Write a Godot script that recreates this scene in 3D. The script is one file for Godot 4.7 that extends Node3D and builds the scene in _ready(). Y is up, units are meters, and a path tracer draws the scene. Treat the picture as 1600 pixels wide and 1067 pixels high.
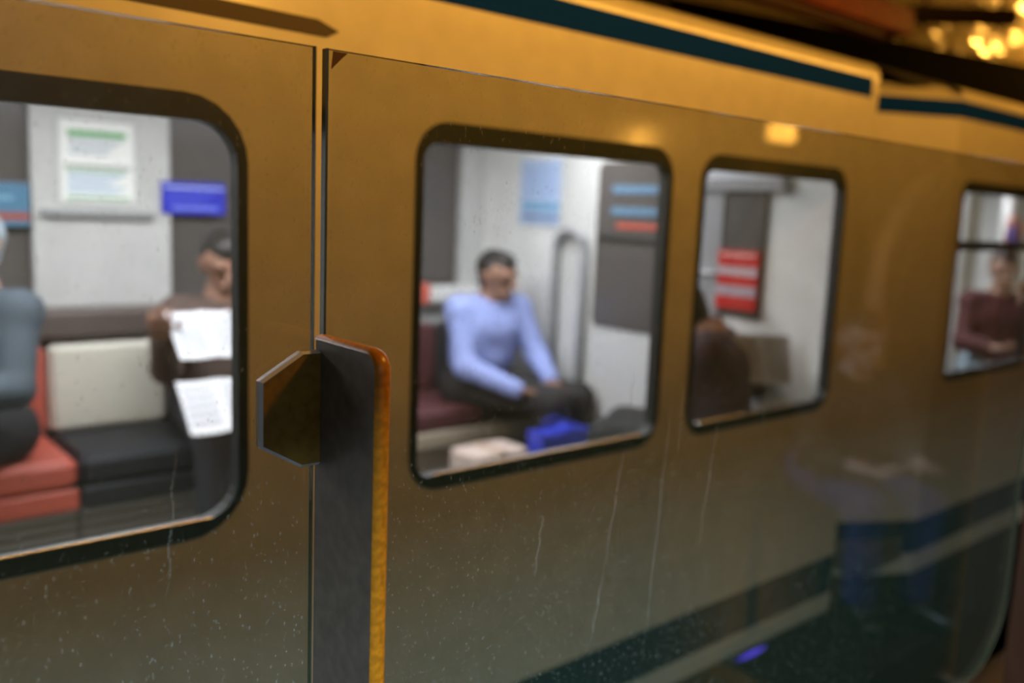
extends Node3D

const EYE := 1.5
const GLASS_Z := -1.0
const TRAIN_Z := -1.76
const FLOOR_T := 0.1      # floor of the train
var used := {}
var M := {}
var rng := RandomNumberGenerator.new()


# ---------------------------------------------------------------- mesh helpers
class MB:
	var v := PackedVector3Array()
	var uv := PackedVector2Array()
	var sm := false

	func tri(a: Vector3, b: Vector3, c: Vector3, ua := Vector2.ZERO, ub := Vector2.ZERO, uc := Vector2.ZERO) -> void:
		v.append(a); v.append(b); v.append(c)
		uv.append(ua); uv.append(ub); uv.append(uc)

	# a b c d counter-clockwise seen from the front; written clockwise
	func quad(a: Vector3, b: Vector3, c: Vector3, d: Vector3) -> void:
		tri(a, c, b, Vector2(0, 1), Vector2(1, 0), Vector2(1, 1))
		tri(a, d, c, Vector2(0, 1), Vector2(0, 0), Vector2(1, 0))

	func box(lo: Vector3, hi: Vector3) -> void:
		var p := func(i: int) -> Vector3: return Vector3(hi.x if i & 1 else lo.x, hi.y if i & 2 else lo.y, hi.z if i & 4 else lo.z)
		quad(p.call(4), p.call(5), p.call(7), p.call(6))
		quad(p.call(1), p.call(0), p.call(2), p.call(3))
		quad(p.call(5), p.call(1), p.call(3), p.call(7))
		quad(p.call(0), p.call(4), p.call(6), p.call(2))
		quad(p.call(6), p.call(7), p.call(3), p.call(2))
		quad(p.call(0), p.call(1), p.call(5), p.call(4))

	# box with chamfered edges, through convex outline extrusion in y with shrunken caps
	func cbox(lo: Vector3, hi: Vector3, c := 0.006) -> void:
		var o: Array = [Vector2(lo.x + c, lo.z), Vector2(hi.x - c, lo.z), Vector2(hi.x, lo.z + c), Vector2(hi.x, hi.z - c), Vector2(hi.x - c, hi.z), Vector2(lo.x + c, hi.z), Vector2(lo.x, hi.z - c), Vector2(lo.x, lo.z + c)]
		var mid := Vector2((lo.x + hi.x) / 2, (lo.z + hi.z) / 2)
		var inn: Array = []
		for q in o:
			inn.append(q + Vector2(-c if q.x > mid.x else c, -c if q.y > mid.y else c) * 0.8)
		var rings: Array = [[inn, lo.y], [o, lo.y + c], [o, hi.y - c], [inn, hi.y]]
		for k in 3:
			for i in 8:
				var j := (i + 1) % 8
				var a: Vector2 = rings[k][0][i]; var b: Vector2 = rings[k][0][j]
				var d: Vector2 = rings[k + 1][0][i]; var e: Vector2 = rings[k + 1][0][j]
				quad(Vector3(b.x, rings[k][1], b.y), Vector3(a.x, rings[k][1], a.y), Vector3(d.x, rings[k + 1][1], d.y), Vector3(e.x, rings[k + 1][1], e.y))
		for i in range(1, 7):
			tri(Vector3(inn[0].x, hi.y, inn[0].y), Vector3(inn[i].x, hi.y, inn[i].y), Vector3(inn[i + 1].x, hi.y, inn[i + 1].y))
			tri(Vector3(inn[0].x, lo.y, inn[0].y), Vector3(inn[i + 1].x, lo.y, inn[i + 1].y), Vector3(inn[i].x, lo.y, inn[i].y))

	# outline (list of Vector2) mapped by origin + ax*x + ay*y, thickness along n, with chamfer c
	func prism(outline: PackedVector2Array, o: Vector3, ax: Vector3, ay: Vector3, n: Vector3, t: float, c := 0.0) -> void:
		var pts := outline
		var small := pts
		if c > 0.0:
			var off := Geometry2D.offset_polygon(pts, -c, Geometry2D.JOIN_MITER)
			small = PackedVector2Array()
			if off.size() and off[0].size() == pts.size():
				# match each corner with its nearest shrunken corner
				for q in pts:
					var best: Vector2 = off[0][0]
					for r in off[0]:
						if r.distance_to(q) < best.distance_to(q):
							best = r
					small.append(best)
			else:
				small = pts
		var at := func(q: Vector2, h: float) -> Vector3: return o + ax * q.x + ay * q.y + n * h
		var rings: Array = [[small, 0.0], [pts, c], [pts, t - c], [small, t]] if c > 0.0 else [[pts, 0.0], [pts, t]]
		for k in rings.size() - 1:
			for i in pts.size():
				var j := (i + 1) % pts.size()
				quad(at.call(rings[k][0][i], rings[k][1]), at.call(rings[k][0][j], rings[k][1]), at.call(rings[k + 1][0][j], rings[k + 1][1]), at.call(rings[k + 1][0][i], rings[k + 1][1]))
		var ix := Geometry2D.triangulate_polygon(small)
		for i in range(0, ix.size(), 3):
			tri(at.call(small[ix[i]], t), at.call(small[ix[i + 1]], t), at.call(small[ix[i + 2]], t))
			tri(at.call(small[ix[i]], 0.0), at.call(small[ix[i + 2]], 0.0), at.call(small[ix[i + 1]], 0.0))

	# tube along points
	func tube(pts: Array, r: float, n := 10, r2 := -1.0) -> void:
		sm = true
		var prev: Array = []
		for k in pts.size():
			var d: Vector3 = (pts[mini(k + 1, pts.size() - 1)] - pts[maxi(k - 1, 0)]).normalized()
			var side := d.cross(Vector3.UP if absf(d.y) < 0.9 else Vector3.RIGHT).normalized()
			var up := side.cross(d)
			var ring: Array = []
			var rr := r if r2 < 0 else lerpf(r, r2, float(k) / (pts.size() - 1))
			for i in n:
				var a := TAU * i / n
				ring.append(pts[k] + (side * cos(a) + up * sin(a)) * rr)
			if k:
				for i in n:
					quad(prev[i], prev[(i + 1) % n], ring[(i + 1) % n], ring[i])
			prev = ring
			if k == 0 or k == pts.size() - 1:
				for i in range(1, n - 1):
					if k == 0:
						tri(ring[0], ring[i], ring[i + 1])
					else:
						tri(ring[0], ring[i + 1], ring[i])

	# sheet of an outline profile (z,y) extruded along x
	func sweep_x(prof: Array, x0: float, x1: float) -> void:
		for i in prof.size() - 1:
			var a: Vector2 = prof[i]; var b: Vector2 = prof[i + 1]
			quad(Vector3(x0, a.y, a.x), Vector3(x1, a.y, a.x), Vector3(x1, b.y, b.x), Vector3(x0, b.y, b.x))

	func mesh(base: Vector3) -> ArrayMesh:
		var st := SurfaceTool.new()
		st.begin(Mesh.PRIMITIVE_TRIANGLES)
		st.set_smooth_group(0 if sm else -1)
		for i in v.size():
			st.set_uv(uv[i])
			st.add_vertex(v[i] - base)
		st.generate_normals()
		return st.commit()


static func rrect(x0: float, y0: float, x1: float, y1: float, r: float, n := 6) -> PackedVector2Array:
	var p := PackedVector2Array()
	for c in [[x1 - r, y0 + r, -PI / 2], [x1 - r, y1 - r, 0.0], [x0 + r, y1 - r, PI / 2], [x0 + r, y0 + r, PI]]:
		for k in n + 1:
			var a: float = c[2] + PI / 2 * k / n
			p.append(Vector2(c[0] + cos(a) * r, c[1] + sin(a) * r))
	return p


# ---------------------------------------------------------------- node helpers
func numbered(called: String) -> String:
	var k: int = used.get(called, -1) + 1
	used[called] = k
	return called if k == 0 else "%s_%03d" % [called, k]

func thing(called: String, label: String, category: String, at := Vector3.ZERO, group := "") -> Node3D:
	var o := Node3D.new()
	o.name = numbered(called)
	add_child(o)
	o.position = at
	o.set_meta("label", label)
	o.set_meta("category", category)
	if group:
		o.set_meta("group", group)
	return o

# world-space mesh builder -> one MeshInstance3D under parent; base = the world position of the parent
func obj(called: String, b: MB, mat: Material, parent: Node3D = null, base := Vector3.ZERO) -> MeshInstance3D:
	var m := MeshInstance3D.new()
	m.name = called
	if parent == null:
		m.name = numbered(called)
		m.position = base
		add_child(m)
	else:
		parent.add_child(m, true)
	m.mesh = b.mesh(base)
	m.material_override = mat
	return m

func part(called: String, b: MB, mat: Material, t: Node3D) -> MeshInstance3D:
	var base := t.position
	if t.get_parent() != self:
		base += t.get_parent().position
	return obj(called, b, mat, t, base)

func struct(called: String, b: MB, mat: Material, label: String, category: String) -> MeshInstance3D:
	var o := obj(called, b, mat)
	o.set_meta("kind", "structure")
	o.set_meta("label", label)
	o.set_meta("category", category)
	return o

func lin(r: float, g: float, b: float, a := 1.0) -> Color:
	var c := Color(r, g, b).linear_to_srgb()
	c.a = a
	return c

func mat(r: float, g: float, b: float, rough := 0.6, metal := 0.0) -> StandardMaterial3D:
	var m := StandardMaterial3D.new()
	m.albedo_color = lin(r, g, b)
	m.roughness = rough
	m.metallic = metal
	return m

func noise_tex(freq: float, lo: Color, hi: Color, sd: int, size := 256) -> NoiseTexture2D:
	var n := FastNoiseLite.new()
	n.seed = sd
	n.frequency = freq
	n.fractal_octaves = 4
	var t := NoiseTexture2D.new()
	t.width = size
	t.height = size
	t.seamless = true
	t.noise = n
	var g := Gradient.new()
	g.set_color(0, lo)
	g.set_color(1, hi)
	t.color_ramp = g
	return t

func grained(r: float, g: float, b: float, rough: float, scale: float, amount := 0.12, sd := 1) -> StandardMaterial3D:
	var m := mat(r, g, b, rough)
	m.albedo_texture = noise_tex(0.02, Color(1 - amount, 1 - amount, 1 - amount), Color.WHITE, sd)
	m.uv1_triplanar = true
	m.uv1_world_triplanar = true
	m.uv1_scale = Vector3.ONE * scale
	return m

func picture(im: Image) -> StandardMaterial3D:
	var m := StandardMaterial3D.new()
	m.albedo_texture = ImageTexture.create_from_image(im)
	m.roughness = 0.5
	return m


# ---------------------------------------------------------------- bodies: capsules joined by a smooth minimum, meshed as surface nets
func blob(bones: Array, cell: float, k: float) -> Array:
	var lo := Vector3.ONE * 1e9
	var hi := -lo
	for b in bones:
		var r: float = maxf(b[2], b[3]) + cell * 2
		lo = lo.min(b[0] - Vector3.ONE * r).min(b[1] - Vector3.ONE * r)
		hi = hi.max(b[0] + Vector3.ONE * r).max(b[1] + Vector3.ONE * r)
	var nx := int((hi.x - lo.x) / cell) + 2
	var ny := int((hi.y - lo.y) / cell) + 2
	var nz := int((hi.z - lo.z) / cell) + 2
	var f := PackedFloat32Array()
	f.resize(nx * ny * nz)
	f.fill(9.0)
	for b in bones:
		var a: Vector3 = b[0]
		var ab: Vector3 = b[1] - a
		var l2 := maxf(ab.length_squared(), 1e-9)
		var r := maxf(b[2], b[3]) + k + cell * 2
		var p0: Vector3 = (b[0].min(b[1]) - Vector3.ONE * r - lo) / cell
		var p1: Vector3 = (b[0].max(b[1]) + Vector3.ONE * r - lo) / cell
		for z in range(maxi(int(p0.z), 0), mini(int(p1.z) + 1, nz)):
			for y in range(maxi(int(p0.y), 0), mini(int(p1.y) + 1, ny)):
				var at := (z * ny + y) * nx
				for x in range(maxi(int(p0.x), 0), mini(int(p1.x) + 1, nx)):
					var d := lo + Vector3(x, y, z) * cell - a
					var t := clampf(d.dot(ab) / l2, 0.0, 1.0)
					var v := (d - ab * t).length() - lerpf(b[2], b[3], t)
					var o := f[at + x]
					var h := maxf(k - absf(o - v), 0.0) / k
					f[at + x] = minf(o, v) - h * h * k * 0.25
	var idx := {}
	var vs := PackedVector3Array()
	var corner: Array = []
	for c in 8:
		corner.append(((c >> 2) * ny + ((c >> 1) & 1)) * nx + (c & 1))
	var c1: int = corner[1]; var c2: int = corner[2]; var c3: int = corner[3]; var c4: int = corner[4]; var c5: int = corner[5]; var c6: int = corner[6]; var c7: int = corner[7]
	var edges: Array = []
	for i in 8:
		for b in 3:
			if not i & (1 << b):
				edges.append([i, i | (1 << b)])
	var tris := PackedInt32Array()
	for z in nz - 1:
		for y in ny - 1:
			var row := (z * ny + y) * nx
			for x in nx - 1:
				var i := row + x
				var v0 := f[i]
				if v0 > cell * 2.5:
					continue
				var s := int(v0 < 0) + int(f[i + c1] < 0) + int(f[i + c2] < 0) + int(f[i + c3] < 0) + int(f[i + c4] < 0) + int(f[i + c5] < 0) + int(f[i + c6] < 0) + int(f[i + c7] < 0)
				if s == 0 or s == 8:
					continue
				var sum := Vector3.ZERO
				var n := 0
				for e in edges:
					var p := f[i + corner[e[0]]]
					var q := f[i + corner[e[1]]]
					if (p < 0) != (q < 0):
						var t := p / (p - q)
						var pa := Vector3(e[0] & 1, (e[0] >> 1) & 1, e[0] >> 2)
						var pb := Vector3(e[1] & 1, (e[1] >> 1) & 1, e[1] >> 2)
						sum += pa.lerp(pb, t)
						n += 1
				idx[i] = vs.size()
				vs.append(lo + (Vector3(x, y, z) + sum / n) * cell)
				for ax in 3:
					var st: int = [c1, c2, c4][ax]
					var u: int = [c2, c4, c1][ax]
					var w: int = [c4, c1, c2][ax]
					if (v0 < 0) != (f[i + st] < 0) and idx.has(i - u) and idx.has(i - w) and idx.has(i - u - w):
						var A: int = idx[i]; var B: int = idx[i - u]; var C: int = idx[i - u - w]; var D: int = idx[i - w]
						if v0 < 0:
							tris.append_array([A, C, B, A, D, C])
						else:
							tris.append_array([A, B, C, A, C, D])
	var ns := PackedVector3Array()
	ns.resize(vs.size())
	for t in range(0, tris.size(), 3):
		var nn := (vs[tris[t + 2]] - vs[tris[t]]).cross(vs[tris[t + 1]] - vs[tris[t]])
		for q in 3:
			ns[tris[t + q]] += nn
	for i in ns.size():
		ns[i] = ns[i].normalized()
	return [vs, ns, tris]

func blobs(called: String, fields: Array, m: Material, t: Node3D) -> MeshInstance3D:
	var vs := PackedVector3Array()
	var ns := PackedVector3Array()
	var ix := PackedInt32Array()
	for f in fields:
		var at := vs.size()
		for p in f[0]:
			vs.append(p - t.position)
		ns.append_array(f[1])
		for i in f[2]:
			ix.append(i + at)
	var a := []
	a.resize(Mesh.ARRAY_MAX)
	a[Mesh.ARRAY_VERTEX] = vs
	a[Mesh.ARRAY_NORMAL] = ns
	a[Mesh.ARRAY_INDEX] = ix
	var am := ArrayMesh.new()
	am.add_surface_from_arrays(Mesh.PRIMITIVE_TRIANGLES, a)
	var o := MeshInstance3D.new()
	o.name = called
	t.add_child(o, true)
	o.mesh = am
	o.material_override = m
	return o

func hand_bones(wrist: Vector3, dir: Vector3, palm_n: Vector3, side: float) -> Array:
	var d := dir.normalized()
	var across := d.cross(palm_n).normalized() * side
	var n := across.cross(d).normalized() * side
	var b: Array = []
	for k in 4:
		var off := (k - 1.5) * 0.021
		b.append([wrist + d * 0.01 + across * off * 0.6, wrist + d * 0.085 + across * off, 0.015, 0.012])
	var ln: Array = [0.068, 0.078, 0.072, 0.055]
	for k in 4:
		var off := (k - 1.5) * 0.021
		var p := wrist + d * 0.088 + across * off
		var q: Vector3 = p + (d * 0.92 + n * -0.38).normalized() * ln[k] * 0.5 + across * off * 0.08
		var r: Vector3 = q + (d * 0.55 + n * -0.83).normalized() * ln[k] * 0.5
		b.append([p, q, 0.0095, 0.0085])
		b.append([q, r, 0.0085, 0.007])
	var tp := wrist + d * 0.03 - across * 0.03
	var tq := tp + (d * 0.6 - across * 0.7 - n * 0.3).normalized() * 0.038
	b.append([wrist + d * 0.015, tp, 0.016, 0.013])
	b.append([tp, tq, 0.012, 0.010])
	b.append([tq, tq + (d * 0.9 - across * 0.2 - n * 0.4).normalized() * 0.03, 0.0095, 0.008])
	return b

# j: joints; facing = where the face looks
func person(label: String, group: String, j: Dictionary, look: Dictionary, fine := 0.013) -> Node3D:
	var base := Vector3(j.pelvis.x, look.get("ground", FLOOR_T), j.pelvis.z)
	var t := thing("person", label, "person", base, group)
	var F: Vector3 = j.face.normalized()
	var U: Vector3 = j.get("crown", Vector3.UP)
	U = (U - F * U.dot(F)).normalized()
	var S := F.cross(U).normalized()
	var H: Vector3 = j.head
	var sc: float = look.get("size", 1.0)
	var SH := (j.sr - j.sl) as Vector3
	var acr := SH.normalized()
	var torso: Array = [
		[j.pelvis - acr * 0.06, j.pelvis + acr * 0.06, 0.10, 0.10],
		[j.pelvis, (j.pelvis + j.chest) / 2, 0.11, 0.115],
		[(j.pelvis + j.chest) / 2 - acr * 0.05, j.chest - acr * 0.06, 0.105, 0.115],
		[(j.pelvis + j.chest) / 2 + acr * 0.05, j.chest + acr * 0.06, 0.105, 0.115],
		[j.chest, j.neck, 0.11, 0.06],
		[j.sl, j.sr, 0.062, 0.062],
	]
	var arms: Array = []
	for s in [["sl", "el", "wl"], ["sr", "er", "wr"]]:
		arms.append([j[s[0]], j[s[1]], 0.054, 0.042])
		arms.append([j[s[1]], j[s[2]], 0.042, 0.028])
	var legs: Array = []
	for s in [["hl", "kl", "al"], ["hr", "kr", "ar"]]:
		legs.append([j[s[0]], j[s[1]], 0.085, 0.058])
		legs.append([j[s[1]], j[s[2]], 0.056, 0.036])
	var head: Array = [
		[j.neck, H - U * 0.06, 0.055, 0.052],
		[H + U * 0.03 - F * 0.02, H + U * 0.025 + F * 0.015, 0.082, 0.08],
		[H - U * 0.02 + F * 0.01, H - U * 0.055 + F * 0.03, 0.07, 0.052],
		[H - U * 0.088 + F * 0.062, H - U * 0.085 + F * 0.05, 0.026, 0.03],
		[H + U * 0.005 + F * 0.09, H - U * 0.03 + F * 0.112, 0.012, 0.016],
		[H + U * 0.022 + F * 0.082 - S * 0.04, H + U * 0.022 + F * 0.082 + S * 0.04, 0.014, 0.014],
		[H - U * 0.062 + F * 0.088 - S * 0.018, H - U * 0.062 + F * 0.088 + S * 0.018, 0.009, 0.009],
		[H + U * 0.015 + S * 0.08 - F * 0.01, H - U * 0.025 + S * 0.078 - F * 0.005, 0.014, 0.011],
		[H + U * 0.015 - S * 0.08 - F * 0.01, H - U * 0.025 - S * 0.078 - F * 0.005, 0.014, 0.011],
	]
	var fields: Array = [blob(torso + arms + legs + [head[0]], fine + 0.003, 0.035), blob(head, 0.0065, 0.014)]
	for s in [["el", "wl", 1.0], ["er", "wr", -1.0]]:
		var d: Vector3 = j.get("hd_" + s[1], j[s[1]] - j[s[0]])
		fields.append(blob(hand_bones(j[s[1]], d, j.get("palm_" + s[1], Vector3.DOWN), s[2]), 0.0055, 0.006))
	blobs("body", fields, look.skin, t)
	# clothing
	var grow := func(list: Array, by: float) -> Array:
		var o: Array = []
		for b in list:
			o.append([b[0], b[1], b[2] + by, b[3] + by])
		return o
	var sleeves: Array = []
	for s in [["sl", "el", "wl"], ["sr", "er", "wr"]]:
		var cut: Vector3 = j[s[1]].lerp(j[s[2]], look.get("sleeve", 0.93))
		sleeves.append([j[s[0]], j[s[1]], 0.068, 0.056])
		sleeves.append([j[s[1]], cut, 0.056, 0.044])
	var top: Array = grow.call(torso.slice(0, 4), 0.016)
	top.append([j.chest, j.chest.lerp(j.neck, 0.72), 0.126, 0.072])
	top.append([j.sl, j.sr, 0.076, 0.076])
	blobs(look.get("top_name", "shirt"), [blob(top + sleeves, fine, 0.03)], look.top, t)
	var trouser: Array = [[j.pelvis - acr * 0.075, j.pelvis + acr * 0.075, 0.124, 0.124]]
	for s in [["hl", "kl", "al"], ["hr", "kr", "ar"]]:
		trouser.append([j[s[0]], j[s[1]], 0.098, 0.074])
		trouser.append([j[s[1]], j[s[1]].lerp(j[s[2]], 0.93), 0.074, 0.06])
	blobs("trousers", [blob(trouser, fine + 0.002, 0.03)], look.trousers, t)
	for s in ["al", "ar"]:
		var toe: Vector3 = j[s] + (Vector3(j["k" + s[1]].x - j.pelvis.x, 0, j["k" + s[1]].z - j.pelvis.z)).normalized() * 0.16
		toe.y = base.y + 0.034
		var heel: Vector3 = j[s]
		heel.y = base.y + 0.042
		blobs("shoe", [blob([[heel, toe, 0.042, 0.034], [heel, j[s] + Vector3(0, 0.0, 0), 0.042, 0.042]], 0.012, 0.02)], M.shoe, t)
	var hr: Array = [
		[H + U * 0.055 - F * 0.03, H + U * 0.065 + F * 0.025, 0.077, 0.066],
		[H + U * 0.03 - F * 0.05, H - U * 0.03 - F * 0.045, 0.07, 0.055],
		[H + U * 0.04 + S * 0.055 - F * 0.015, H - U * 0.005 + S * 0.062 - F * 0.02, 0.034, 0.02],
		[H + U * 0.04 - S * 0.055 - F * 0.015, H - U * 0.005 - S * 0.062 - F * 0.02, 0.034, 0.02],
	]
	if look.get("long", false):
		hr.append([H - F * 0.05 + S * 0.03, H - U * 0.2 - F * 0.06 + S * 0.04, 0.06, 0.045])
		hr.append([H - F * 0.05 - S * 0.03, H - U * 0.2 - F * 0.06 - S * 0.04, 0.06, 0.045])
	blobs(look.get("hair_name", "hair"), [blob(hr, 0.008, 0.02)], look.hair, t)
	var eyes := MB.new()
	for s in [-1.0, 1.0]:
		eyes.tube([H + U * 0.004 + F * 0.076 + S * 0.031 * s, H + U * 0.004 + F * 0.0855 + S * 0.031 * s], 0.011, 8, 0.007)
		var e := MB.new()
		e.tube([H + U * 0.004 + F * 0.07 + S * 0.031 * s, H + U * 0.004 + F * 0.0835 + S * 0.031 * s], 0.012, 10, 0.007)
		part("eye", e, M.eye, t)
	return t


# ---------------------------------------------------------------- the scene
func _ready() -> void:
	rng.seed = 7
	# camera
	var cam := Camera3D.new()
	cam.name = "camera"
	add_child(cam)
	var f := Vector3(0.6445661, -0.14460577, -0.75074877).normalized()
	var r := Vector3(0.76194821, 0.04057871, 0.64636545).normalized()
	var u := r.cross(f).normalized()
	cam.transform = Transform3D(Basis(r, u, -f), Vector3(0, EYE, 0))
	cam.near = 0.05
	cam.far = 60.0
	var at := CameraAttributesPhysical.new()
	at.frustum_focal_length = 31.49
	at.frustum_focus_distance = 1.18
	at.exposure_aperture = 1.6
	cam.attributes = at
	cam.fov = 41.72
	cam.current = true
	# dark underground: a dim even sky that no opening shows
	var we := WorldEnvironment.new()
	we.name = "world"
	var env := Environment.new()
	env.background_mode = Environment.BG_COLOR
	env.background_color = Color(0.0, 0.0, 0.0)
	env.tonemap_mode = Environment.TONE_MAPPER_LINEAR
	env.tonemap_exposure = 1.0
	env.sdfgi_enabled = true
	env.ssao_enabled = true
	env.ssil_enabled = true
	we.environment = env
	add_child(we)
	# unseen lamps: orange over platform and tunnel, cool panel and car strips
	var amber := lin(0.97, 0.45, 0.065)
	unseen_light_trough(amber, 4.6)
	unseen_station_lamp(Vector3(1.35, 2.3, -0.35), amber, 0.6, "unseen amber globe lamp over the platform, placed to light the post and plate")
	var fill := AreaLight3D.new()  # out of view behind the camera, placed to light the lower train
	fill.name = "unseen_panel_light"
	add_child(fill)
	fill.position = Vector3(-0.8, 3.08, 1.75)
	fill.rotation_degrees = Vector3(-90, 0, 0)
	fill.area_size = Vector2(3.6, 0.7)
	fill.area_normalize_energy = true
	fill.light_energy = 34.0
	fill.light_color = Color(0.80, 0.93, 1.0)
	fill.shadow_enabled = true
	unseen_wall_lamp(Vector3(6.35, 2.2, 2.2), amber, 0.9)
	unseen_tunnel_lamp(Vector3(11.4, 3.88, -2.35), amber, 9.0)
	for a in [[-1.3, 3.13, -3.15, "t1"], [3.75, 8.4, -3.15, "t2"]]:  # light of the unseen ceiling strips in both cars
		var al := AreaLight3D.new()
		al.name = "unseen_strip_light"
		add_child(al, true)
		al.position = Vector3((a[0] + a[1]) / 2, 2.015, -2.95)
		al.rotation_degrees = Vector3(-90, 0, 0)
		al.area_size = Vector2(a[1] - a[0] - 0.3, 0.22)
		al.area_normalize_energy = true
		al.light_energy = 13.2
		al.light_color = Color(0.97, 0.985, 1.0)
		al.shadow_enabled = true
	materials()
	station()
	screens()
	car_one()
	car_two()
	interior_one()
	interior_two()
	tunnel()
	people()


func omni(p: Vector3, c: Color, e: float, size: float, parent: Node3D) -> void:
	var l := OmniLight3D.new()
	l.name = "lamp_light"
	parent.add_child(l, true)
	l.position = p - parent.position
	l.light_color = c
	l.light_energy = e
	l.light_size = size
	l.omni_range = 30.0
	l.omni_attenuation = 2.0
	l.shadow_enabled = true

func glow(c: Color, e: float) -> StandardMaterial3D:
	var m := StandardMaterial3D.new()
	m.albedo_color = c
	m.emission_enabled = true
	m.emission = c
	m.emission_energy_multiplier = e
	return m

func unseen_station_lamp(p: Vector3, c: Color, e: float, label: String) -> void:  # out of view, placed to light the post edge and clamp plate
	var t := thing("unseen_station_lamp", label, "lamp", p + Vector3(0, 0.65, 0), "unseen amber lamps over the platform")
	var b := MB.new()
	b.tube([p + Vector3(0, 0.1, 0), p + Vector3(0, 0.65, 0)], 0.015)
	part("stem", b, mat(0.05, 0.05, 0.05), t)
	b = MB.new()
	b.tube([p + Vector3(0, 0.14, 0), p + Vector3(0, 0.1, 0), p + Vector3(0, 0.07, 0)], 0.03, 16, 0.1)
	part("cap", b, mat(0.05, 0.05, 0.05), t)
	b = MB.new()
	b.tube([p + Vector3(0, 0.07, 0), p + Vector3(0, 0.03, 0), p + Vector3(0, -0.03, 0), p + Vector3(0, -0.07, 0)], 0.075, 16, 0.06)
	part("glowing_globe", b, glow(c, 6.0), t)
	omni(p, c, e, 0.06, t)

# unseen amber trough, placed to light the upper train, its open face turned to the train and a little upwards
func unseen_light_trough(c: Color, e: float) -> void:
	var p := Vector3(2.6, 2.5, -0.62)
	var ln := 5.6
	var tilt := deg_to_rad(15.0)
	var n := Vector3(0, sin(tilt), -cos(tilt))
	var up := Vector3(0, cos(tilt), sin(tilt))
	var t := thing("unseen_light_trough", "unseen amber light trough above the platform edge, placed to light the upper train", "lamp", p)
	var b := MB.new()
	b.prism(PackedVector2Array([Vector2(-0.06, -0.06), Vector2(0.0, -0.06), Vector2(0.0, 0.06), Vector2(-0.06, 0.06)]), p - Vector3(ln / 2, 0, 0) - n * 0.004, n, up, Vector3.RIGHT, ln, 0.004)
	part("housing", b, mat(0.05, 0.05, 0.05), t)
	b = MB.new()
	b.prism(PackedVector2Array([Vector2(-0.003, -0.05), Vector2(0.003, -0.05), Vector2(0.003, 0.05), Vector2(-0.003, 0.05)]), p - Vector3(ln / 2 - 0.02, 0, 0), n, up, Vector3.RIGHT, ln - 0.04)
	part("glowing_diffuser", b, glow(c, 1.2), t)
	for x in [-2.2, 0.0, 2.2]:
		b = MB.new()
		b.tube([p + Vector3(x, 0.04, 0.05), p + Vector3(x, 0.9, 0.05)], 0.01, 8)
		part("hanger", b, mat(0.05, 0.05, 0.05), t)
	var al := AreaLight3D.new()
	al.name = "unseen_trough_light"
	t.add_child(al)
	al.position = n * 0.01
	al.basis = Basis(Vector3.RIGHT, tilt)
	al.area_size = Vector2(ln - 0.1, 0.1)
	al.area_normalize_energy = true
	al.light_energy = e
	al.light_color = c
	al.shadow_enabled = true

func unseen_wall_lamp(p: Vector3, c: Color, e: float) -> void:  # out of view, placed so its mirror image lands in the glass
	var t := thing("unseen_wall_lamp", "amber wall lamp out of view, placed to mirror as the bright spot in the glass", "lamp", p + Vector3(0, 0, 0.1))
	var b := MB.new()
	b.cbox(p + Vector3(-0.22, -0.1, 0.03), p + Vector3(0.22, 0.1, 0.1))
	part("back_plate", b, mat(0.05, 0.05, 0.05), t)
	b = MB.new()
	b.cbox(p + Vector3(-0.16, -0.07, -0.05), p + Vector3(0.16, 0.07, 0.03), 0.02)
	part("diffuser", b, glow(c, 10.0), t)
	omni(p + Vector3(0, 0, -0.01), c, e, 0.05, t)

func unseen_tunnel_lamp(p: Vector3, c: Color, e: float) -> void:  # out of view, placed so the tiles catch its glints
	var t := thing("unseen_tunnel_lamp", "unseen amber tunnel lamp beyond the right edge, placed to make the tiles glitter", "lamp", p)
	var b := MB.new()
	b.tube([p, p + Vector3(0, 1.32, 0)], 0.02)
	part("bracket", b, mat(0.05, 0.05, 0.05), t)
	b = MB.new()
	b.cbox(p + Vector3(-0.1, -0.1, -0.1), p + Vector3(0.1, 0.02, 0.1), 0.02)
	part("glowing_globe", b, glow(c, 40.0), t)
	omni(p + Vector3(0, -0.04, 0), c, e, 0.08, t)


func pane_mat(r: float, g: float, b: float, a: float) -> StandardMaterial3D:
	var m := StandardMaterial3D.new()
	m.albedo_color = lin(r, g, b, a)
	m.roughness = 0.0
	m.transparency = BaseMaterial3D.TRANSPARENCY_ALPHA
	m.metallic_specular = 0.5
	return m

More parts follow.
